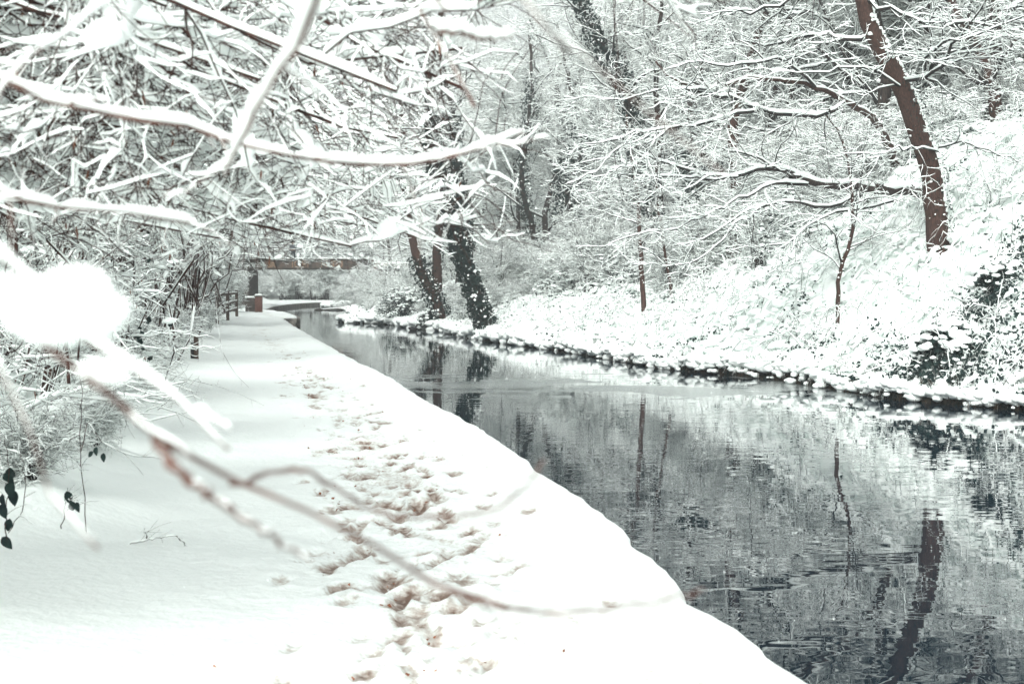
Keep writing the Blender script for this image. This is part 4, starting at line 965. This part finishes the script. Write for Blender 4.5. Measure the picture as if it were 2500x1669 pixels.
def bridge():
    D = 120.0; k = F / D
    xl, xr = (600 - 1250) / k, (884 - 1250) / k
    zs = EYE + (700 - 657) / k; zt = EYE + (700 - 632) / k
    O = np.array([(xl + xr) / 2, D, 0.0]); e = empty('canal_bridge', O); tag(e, 'brown steel girder bridge with graffiti and snowy deck crossing the canal', 'bridge')
    g = part('girder', M_steel, e, [((O[0], D, (zs + zt) / 2), (xr - xl + 1.2, .12, zt - zs), 0), ((O[0], D - .12, zs + .04), (xr - xl + 1.2, .34, .06), 0), ((O[0], D - .12, zt - .03), (xr - xl + 1.2, .3, .05), 0)]
         + [((xl + i * 1.3, D - .10, (zs + zt) / 2), (.06, .09, zt - zs - .12), 0) for i in range(9)], O)
    part('deck', M_stone, e, [((O[0], D + 2.1, zs + .35), (xr - xl + 8, 4.0, .25), 0)], O)
    part('girder', M_steel, e, [((O[0], D + 4.25, (zs + zt) / 2), (xr - xl + 1.2, .12, zt - zs), 0)], O)
    part('snow_cover', M_snow, e, [((O[0], D - .02, zt + .035), (xr - xl + 1.3, .36, .10), 0), ((O[0], D + 2.1, zs + .55), (xr - xl + 8, 3.9, .14), 0)], O, bev=.04)
    # railing: posts and three rails
    for i in range(9):
        part('railing_post', M_rail, e, [((xl - .3 + i * 1.35, D, zt + .62), (.06, .06, 1.14), 0)], O, bev=.004)
    for z in (.32, .62, .92, 1.18):
        part('rail', M_rail, e, [((O[0], D, zt + z), (xr - xl + 1.6, .045, .045), 0)], O, bev=.004)
    part('rail_snow', M_snow, e, [((O[0], D, zt + 1.225), (xr - xl + 1.6, .06, .05), 0)], O, bev=.01)
    # abutments
    part('abutment', M_brickd, e, [((xl - .7, D + 2, zs / 2), (2.0, 4.6, zs - .02), 0), ((xl - 2.4, D + .4, zs / 2 - .2), (1.6, .6, zs - .5), 0)], O)
    part('abutment', M_brickd, e, [((xr + .9, D + 2, zs / 2), (1.7, 4.6, zs - .02), 0), ((xr + 2.8, D + .4, zs / 2 - .3), (2.4, .6, zs - .8), 0)], O)
    part('pillar', M_brick, e, [((xr + 1.15, D - .55, zt / 2 - .3), (.42, .5, zt - .3), 0)], O)
    # graffiti lettering on the girder, painted in tan
    for txt, px, sz in (('IGEI', 712, .86), ('N', 784, .8), ('TU', 808, .8), ('SR', 655, .6)):
        cu = bpy.data.curves.new('graffiti', 'FONT'); cu.body = txt; cu.size = sz; cu.extrude = .004; cu.offset = .014
        to = bpy.data.objects.new('graffiti', cu); COL.objects.link(to)
        dg = bpy.context.evaluated_depsgraph_get(); me = bpy.data.meshes.new_from_object(to.evaluated_get(dg)); bpy.data.objects.remove(to)
        me.materials.clear(); me.materials.append(M_paint)
        go = link('graffiti', me, g); go.location = ((px - 1250) / k - O[0], -.075, zs + .16); go.rotation_euler = (math.pi / 2, 0, 0)
bridge()

def pillar_and_wall():
    D = 88.0; c = at(632, 758, D); z0 = .3; k = F / D
    O = np.array([c[0], D, .35])
    e = empty('brick_pillar', O); tag(e, 'red brick pillar with snow cap at the towpath side before the bridge', 'pillar')
    h = EYE + (700 - 724) / k
    part('shaft', M_brick, e, [((O[0], D, (h + z0) / 2 - .15), (.40, .42, h - z0 + .3), 0)], O)
    part('coping', M_brickd, e, [((O[0], D, h + .02), (.48, .5, .07), 0)], O)
    mb = MB(); box(mb, (O[0], D, h + .10), (.46, .46, .14), 0, .06); mb.build('snow_cover', M_snow, e, origin=O, smooth=True)
    O2 = np.array([O[0] - .95, D + .8, .4]); e = empty('wing_wall', O2); tag(e, 'dark low wing wall with snow top joining the brick pillar', 'wall')
    part('masonry', M_brickd, e, [((O2[0] + .3, D + .9, .65), (.62, .35, 1.3), -.15)], O2)
    mb = MB(); box(mb, (O2[0] + .3, D + .9, 1.36), (.7, .42, .13), -.15, .05); mb.build('snow_cover', M_snow, e, origin=O2, smooth=True)
pillar_and_wall()

def fence():
    D = 74.0; k = F / D
    pz = at(578, 758, D); O = np.array([pz[0], D, pz[2] - .1])
    zt = at(578, 708, D)[2]
    e = empty('wooden_fence', O); tag(e, 'short weathered post and rail fence left of the towpath before the bridge', 'fence')
    pts = [(578, D), (556, D - 9), (530, D - 17)]
    W = []
    for x, d in pts:
        X = (x - 1250) / F * d; W.append((X, d))
    zb = O[2]
    for X, d in W:
        part('post', M_wood, e, [((X, d, (zb + zt) / 2 - .1), (.13, .13, zt - zb + .2), 0)], O)
        mb = MB(); box(mb, (X, d, zt + .04), (.15, .15, .07), 0, .03); mb.build('post_snow', M_snow, e, origin=O, smooth=True)
    for i in range(2):
        (x0, d0), (x1, d1) = W[i], W[i + 1]
        L = math.hypot(x1 - x0, d1 - d0); a = math.atan2(d1 - d0, x1 - x0)
        for z in (.18, .52, .9):
            f = z / 1.05
            zz = zb + (zt - zb) * f
            part('rail', M_wood, e, [(((x0 + x1) / 2, (d0 + d1) / 2, zz), (L, .05, .10), a)], O)
            mb = MB(); box(mb, ((x0 + x1) / 2, (d0 + d1) / 2, zz + .075), (L, .07, .05), a, .02); mb.build('rail_snow', M_snow, e, origin=O, smooth=True)
fence()

def marker_post():
    D = 29.5; b_ = at(477, 882, D); X = b_[0]; z = b_[2] - .12
    O = np.array([X, D, z + .1]); e = empty('marker_post', O); tag(e, 'short dark wooden post standing in the snow beside the towpath', 'post')
    part('post', M_wood, e, [((X + .02, D, z + .32), (.085, .09, .68), 0)], O)
    part('plate', M_post, e, [((X - .055, D - .03, z + .30), (.07, .05, .42), 0)], O)
    mb = MB(); box(mb, (X + .02, D, z + .68), (.09, .10, .05), 0, .02); mb.build('snow_cover', M_snow, e, origin=O, smooth=True)
marker_post()

def canal_wall():
    # stone facing along the left edge from the narrows to the bend
    mb = MB(); ms = MB()
    box(mb, (-11.78, 75.42, .10), (.72, .16, .44))
    Ds = np.concatenate([np.arange(75.6, 84, .6), np.arange(84, 157, 1.5)])
    for a, b_ in zip(Ds[:-1], Ds[1:]):
        x0, x1 = float(elx(a)), float(elx(b_)); 
        if x1 > 0: break
        L = math.hypot(x1 - x0, b_ - a) + .02
        box(mb, ((x0 + x1) / 2 + .07, (a + b_) / 2, .10), (L, .16, .44), math.atan2(b_ - a, x1 - x0))
    o = mb.build('canal_wall', M_stone, smooth=False); tag(o, 'low grey stone canal edge wall curving round beyond the bridge', 'wall')
canal_wall()

def far_log():
    O = at(805, 757, 122); O[2] = 0.0
    mb = MB(); P = spline([(O[0] - 1.3, O[1], .02), (O[0], O[1] - .1, .08), (O[0] + 1.5, O[1] - .2, .12)], 8, .02)
    tubes(mb, P[None], np.full((1, 8), .07), 7); e = empty('floating_log', O); mb.build('log', M_barkd, e, origin=O)
    tag(e, 'dark log lying at the waterline beyond the narrows', 'log')
    mb = MB(); snowtubes(mb, P[None], np.full((1, 8), .06), .08, 6); mb.build('snow_cover', M_snow, e, origin=O)
far_log()

# bodies through the Skin modifier, baked to one mesh
def skinned(name, verts, edges, radii, mt, parent, loc, sub=1):
    me = bpy.data.meshes.new(name); me.from_pydata(verts, edges, [])
    o = bpy.data.objects.new(name, me); COL.objects.link(o)
    sk = o.modifiers.new('s', 'SKIN'); 
    for i, r in enumerate(radii): me.skin_vertices[0].data[i].radius = (r, r) if not isinstance(r, tuple) else r
    me.skin_vertices[0].data[0].use_root = True
    sb = o.modifiers.new('b', 'SUBSURF'); sb.levels = sub; sb.render_levels = sub
    dg = bpy.context.evaluated_depsgraph_get(); m2 = bpy.data.meshes.new_from_object(o.evaluated_get(dg))
    bpy.data.objects.remove(o); m2.materials.clear(); m2.materials.append(mt)
    for p in m2.polygons: p.use_smooth = True
    q = link(name, m2, parent); q.location = loc
    return q
M_coat = mat('grey_coat', (0.10, 0.12, 0.14), .9); M_trouser = mat('dark_trousers', (0.012, 0.022, 0.03), .9); M_skin = mat('skin', (0.45, 0.28, 0.21), .6); M_hair = mat('hair', (0.03, 0.02, 0.015), .8)
def person():
    D = 120.6; X = (716 - 1250) / F * D; z = EYE + (700 - 632) / (F / 120.0) - .25
    e = empty('person', (X, D, z)); tag(e, 'person in dark trousers walking across the bridge behind the railing', 'person')
    V = [(0, 0, .95), (0, 0, 1.15), (0, 0, 1.38), (0, 0, 1.48), (0, 0, 1.57), (.0, -.02, 1.68),
         (.1, 0, .88), (.13, -.03, .48), (.15, .05, .09), (.17, -.10, .04), (-.1, 0, .88), (-.10, .05, .48), (-.09, .16, .1), (-.09, .03, .04),
         (.19, 0, 1.40), (.25, .03, 1.12), (.23, -.10, .88), (.23, -.15, .80), (-.19, 0, 1.40), (-.25, -.02, 1.12), (-.22, -.14, .90), (-.21, -.20, .83)]
    E = [(0, 1), (1, 2), (2, 3), (3, 4), (4, 5), (0, 6), (6, 7), (7, 8), (8, 9), (0, 10), (10, 11), (11, 12), (12, 13), (2, 14), (14, 15), (15, 16), (16, 17), (2, 18), (18, 19), (19, 20), (20, 21)]
    Rr = [.14, .14, .15, .06, .07, .10, .09, .06, .045, .04, .09, .06, .045, .04, .065, .05, .04, .035, .065, .05, .04, .035]
    skinned('body', V, E, Rr, M_skin, e, (0, 0, 0))
    cv = [0, 1, 2, 14, 15, 16, 18, 19, 20]; m_ = {a: i for i, a in enumerate(cv)}
    skinned('coat', [V[i] for i in cv], [(m_[a], m_[b_]) for a, b_ in E if a in m_ and b_ in m_], [Rr[i] + .03 for i in cv], M_coat, e, (0, 0, .0))
    cv = [0, 6, 7, 8, 9, 10, 11, 12, 13]; m_ = {a: i for i, a in enumerate(cv)}
    skinned('trousers', [V[i] for i in cv], [(m_[a], m_[b_]) for a, b_ in E if a in m_ and b_ in m_], [Rr[i] + .02 for i in cv], M_trouser, e, (0, 0, .0))
    mb = MB(); blobs(mb, np.array([[0, .02, 1.73]]), [.12], .9, 1, .02); mb.build('hair', M_hair, e, smooth=True)
person()
def duck():
    c = at(1008, 806, 65.5); c[2] = 0
    e = empty('duck', c, R(30)); tag(e, 'small dark duck swimming off the far right bank', 'duck')
    V = [(-.02, 0, .05), (.12, 0, .06), (.17, 0, .14), (.19, 0, .22), (.27, 0, .215), (-.16, 0, .09), (-.24, 0, .13)]
    skinned('body', V, [(0, 1), (1, 2), (2, 3), (3, 4), (0, 5), (5, 6)], [.10, .085, .04, .045, .012, .07, .02], M_post, e, (0, 0, 0), 2)
duck()

# =================================================================== towpath litter, near weeds on the left
def litter():
    rg = np.random.default_rng(501); mb = MB()
    n = 520; D = 5.3 * (9) ** rg.random(n); v = 1.55 + rg.normal(0, .5, n); X = elx(D) - v
    Z = np.array([zground(x, d) for x, d in zip(X, D)]) - .012
    leaves(mb, np.stack([X, D, Z], 1), rg.uniform(.012, .042, n), nrmdir=np.array([0, 0, 1.]), spread=.5, rg=rg)
    tag(mb.build('leaf_litter', M_leafb, smooth=False), 'scattered rusty dead leaves trodden into the towpath snow', 'leaf litter', kind='stuff')
    mb = MB(); n = 1500
    D = 5.3 * (7) ** rg.random(n); v = 1.75 + rg.normal(0, .45, n); X = elx(D) - v
    Z = h_left(X, D) - .012
litter()

def oval_leaf(mb, q, L, rg):
    d = nrm(np.array([rg.normal(0, .5), rg.normal(0, .4), -1.])); n0 = nrm(np.array([rg.normal(0, .4), -1., .3])); sd = nrm(np.cross(d, n0)); n0 = np.cross(sd, d)
    t = np.linspace(0, 1, 8); w = .30 * np.sin(np.pi * t ** .8) ** .9 + .004; cur = .22 * t ** 2
    mid = q + L * (t[:, None] * d - cur[:, None] * n0)
    a = mid + L * w[:, None] * sd + L * .10 * (w / .3)[:, None] * n0; b = mid - L * w[:, None] * sd + L * .10 * (w / .3)[:, None] * n0
    V = np.concatenate([a, mid, b]); f = []
    for i in range(7): f += [(i, i + 1, i + 9, i + 8), (i + 8, i + 9, i + 17, i + 16)]
    mb.add(V, q=f)
def weeds():
    """bare shoots with evergreen leaves poking from the snow at the left"""
    rg = np.random.default_rng(511)
    def shoot(lines, lv, label, leafm=M_ivy, name='weed', lsize=.05, snow=.012, r=.0035):
        W = [wpts(l) for l in lines]; c = W[0][0].copy(); e = empty(name, c); tag(e, label, 'plant')
        mb = MB(); ms = MB()
        for w_ in W:
            P = spline(w_, 14, .004, rg)[None]; Rr = np.linspace(r, r * .4, 14)[None]
            tubes(mb, P, Rr, 5); snowtubes(ms, P, Rr, snow, 5, .25, .6, rg=rg)
            a, b_ = grow(P, Rr, 5, (.08, .25), (35, 65), 5, .12, (0, 0, 0), .6, .001, .2, .5, rg); tubes(mb, a, b_, 4); snowtubes(ms, a, b_, snow * .7, 4, .2, .6, rg=rg)
        o = mb.build('stem', M_twig, e, origin=c); ms.build('snow_cover', M_snow, o, origin=c)
        if lv:
            L = np.array([at(x + rg.normal(0, 4), y, d) for x, y, d in lv])
            mb = MB()
            for q in L:
                m1 = MB(); oval_leaf(m1, q, lsize * rg.uniform(.9, 1.35), rg)
                m1.build('leaf', leafm, e, smooth=False, origin=c)
    shoot([[(215,1330,8.6),(206,1230,8.6),(198,1120,8.6),(196,1030,8.6),(200,950,8.5),(190,850,8.4)], [(198,1100,8.6),(215,1030,8.5),(250,1080,8.4),(320,1110,8.3),(395,1120,8.2)], [(196,1060,8.6),(150,1080,8.6),(90,1105,8.6)], [(215,1320,8.6),(235,1350,8.6),(262,1365,8.6)]],
          [(240,1090,8.5),(252,1105,8.5),(228,1102,8.5)], 'tall bare shoot standing in the snow at the left with a few dark leaves')
    shoot([[(20,1330,7.8),(15,1240,7.8),(25,1150,7.8),(10,1060,7.8)], [(20,1300,7.8),(60,1220,7.8),(50,1100,7.8)]],
          [(10,1155,7.8),(22,1175,7.8),(12,1205,7.8),(5,1230,7.8),(28,1140,7.8),(18,1265,7.8),(6,1310,7.8),(30,1195,7.8)], 'dark leaved evergreen shoot at the left frame edge', lsize=.075)
    shoot([[(150,1290,8.2),(160,1230,8.2),(165,1190,8.2)], [(160,1230,8.2),(180,1210,8.2),(185,1220,8.2)]], [(160,1198,8.2),(172,1222,8.2),(188,1225,8.2)], 'small sprig of three dark leaves sticking out of the snow', lsize=.07)
    shoot([[(305,1330,8.4),(340,1322,8.4),(390,1312,8.4),(430,1307,8.4)], [(360,1318,8.4),(352,1288,8.4)], [(430,1307,8.4),(455,1330,8.4),(465,1360,8.4)]],
          [(335,1335,8.4),(410,1340,8.4),(420,1350,8.4),(462,1355,8.4)], 'fallen twig with curled brown leaves lying on the snow', leafm=M_leafb, name='fallen_twig', lsize=.075, r=.004)
    shoot([[(370,905,16),(420,915,16),(500,935,16),(580,960,16),(645,990,16)]], [], 'long thin twig arching across the snow beside the path', name='fallen_twig', snow=.006)
    shoot([[(525,700,18),(530,780,17.6),(545,860,17),(575,910,17),(607,945,16.8)]], [], 'single thin twig hanging down beside the path', name='fallen_twig', snow=.003)
    shoot([[(385,1000,11),(430,960,11),(450,930,11)], [(390,995,11),(440,1010,11),(500,1040,11),(530,1055,11)]], [], 'forked bare twig poking from the snow left of the path', name='fallen_twig')
    # low bushes under the hazels
    for k, (x, y, D, s) in enumerate([(250,930,22,.5),(110,990,16,.5),(330,880,26,.6),(420,800,34,.8),(60,930,17,.8),(480,770,44,.9),(70,1190,9.3,.42),(230,1085,11.5,.4)]):
        c = at(x, y, D); c[2] = zground(c[0], c[1]) - .05
        place('low_shrub', PS[3], c, rg.uniform(0, 6), s * .8, 'low snowy shrub under the hazels, ' + ['highest of them beside the path', 'nearest to the left frame edge', 'just beyond the bare shoot', 'behind the dark post', 'deep under the left boughs', 'farthest toward the fence', 'nearest the dark leaves', 'by the bare shoot'][k], 'shrub', 'low shrubs at the foot of the hazels')
weeds()

def flakes():
    rg = np.random.default_rng(601); mb = MB(); n = 2200
    D = 4 * (15) ** rg.random(n); X = rg.uniform(-.4, .4, n) * D; Z = EYE + rg.uniform(-.3, .25, n) * D
    k = Z > .5; C = np.stack([X, D, Z], 1)[k]
    v = np.array([(1, 0, 0), (-1, 0, 0), (0, 1, 0), (0, -1, 0), (0, 0, 1.8), (0, 0, -1.8)]); f = np.array([(0, 2, 4), (2, 1, 4), (1, 3, 4), (3, 0, 4), (2, 0, 5), (1, 2, 5), (3, 1, 5), (0, 3, 5)])
    K = len(C); V = v[None] * rg.uniform(.001, .0022, K)[:, None, None] + C[:, None]
    mb.add(V, t=(f[None] + (np.arange(K) * 6)[:, None, None]).reshape(-1, 3))
    tag(mb.build('falling_snow', M_snow), 'fine snowflakes drifting down through the air', 'snowfall', kind='stuff')
flakes()

# ------------------------------------------------------------------ haze
def haze():
    m = bpy.data.materials.new('haze'); m.use_nodes = True; n = m.node_tree; n.nodes.clear()
    o = n.nodes.new('ShaderNodeOutputMaterial'); v = n.nodes.new('ShaderNodeVolumePrincipled')
    v.inputs['Color'].default_value = (.93, .97, .96, 1); v.inputs['Density'].default_value = 0.0020; v.inputs['Anisotropy'].default_value = 0.2
    n.links.new(v.outputs[0], o.inputs['Volume'])
    mb = MB(); V = [(x, y, z) for x in (-335, 335) for y in (-34, 465) for z in (-1.6, 48)]
    mb.add(V, q=[(0, 1, 3, 2), (4, 6, 7, 5), (0, 4, 5, 1), (2, 3, 7, 6), (0, 2, 6, 4), (1, 5, 7, 3)])
    tag(mb.build('haze', m, smooth=False), 'pale snowy air between the camera and the distance', 'haze', kind='stuff')
haze()
tot = sum(len(m.polygons) for m in bpy.data.meshes); print('faces', tot)
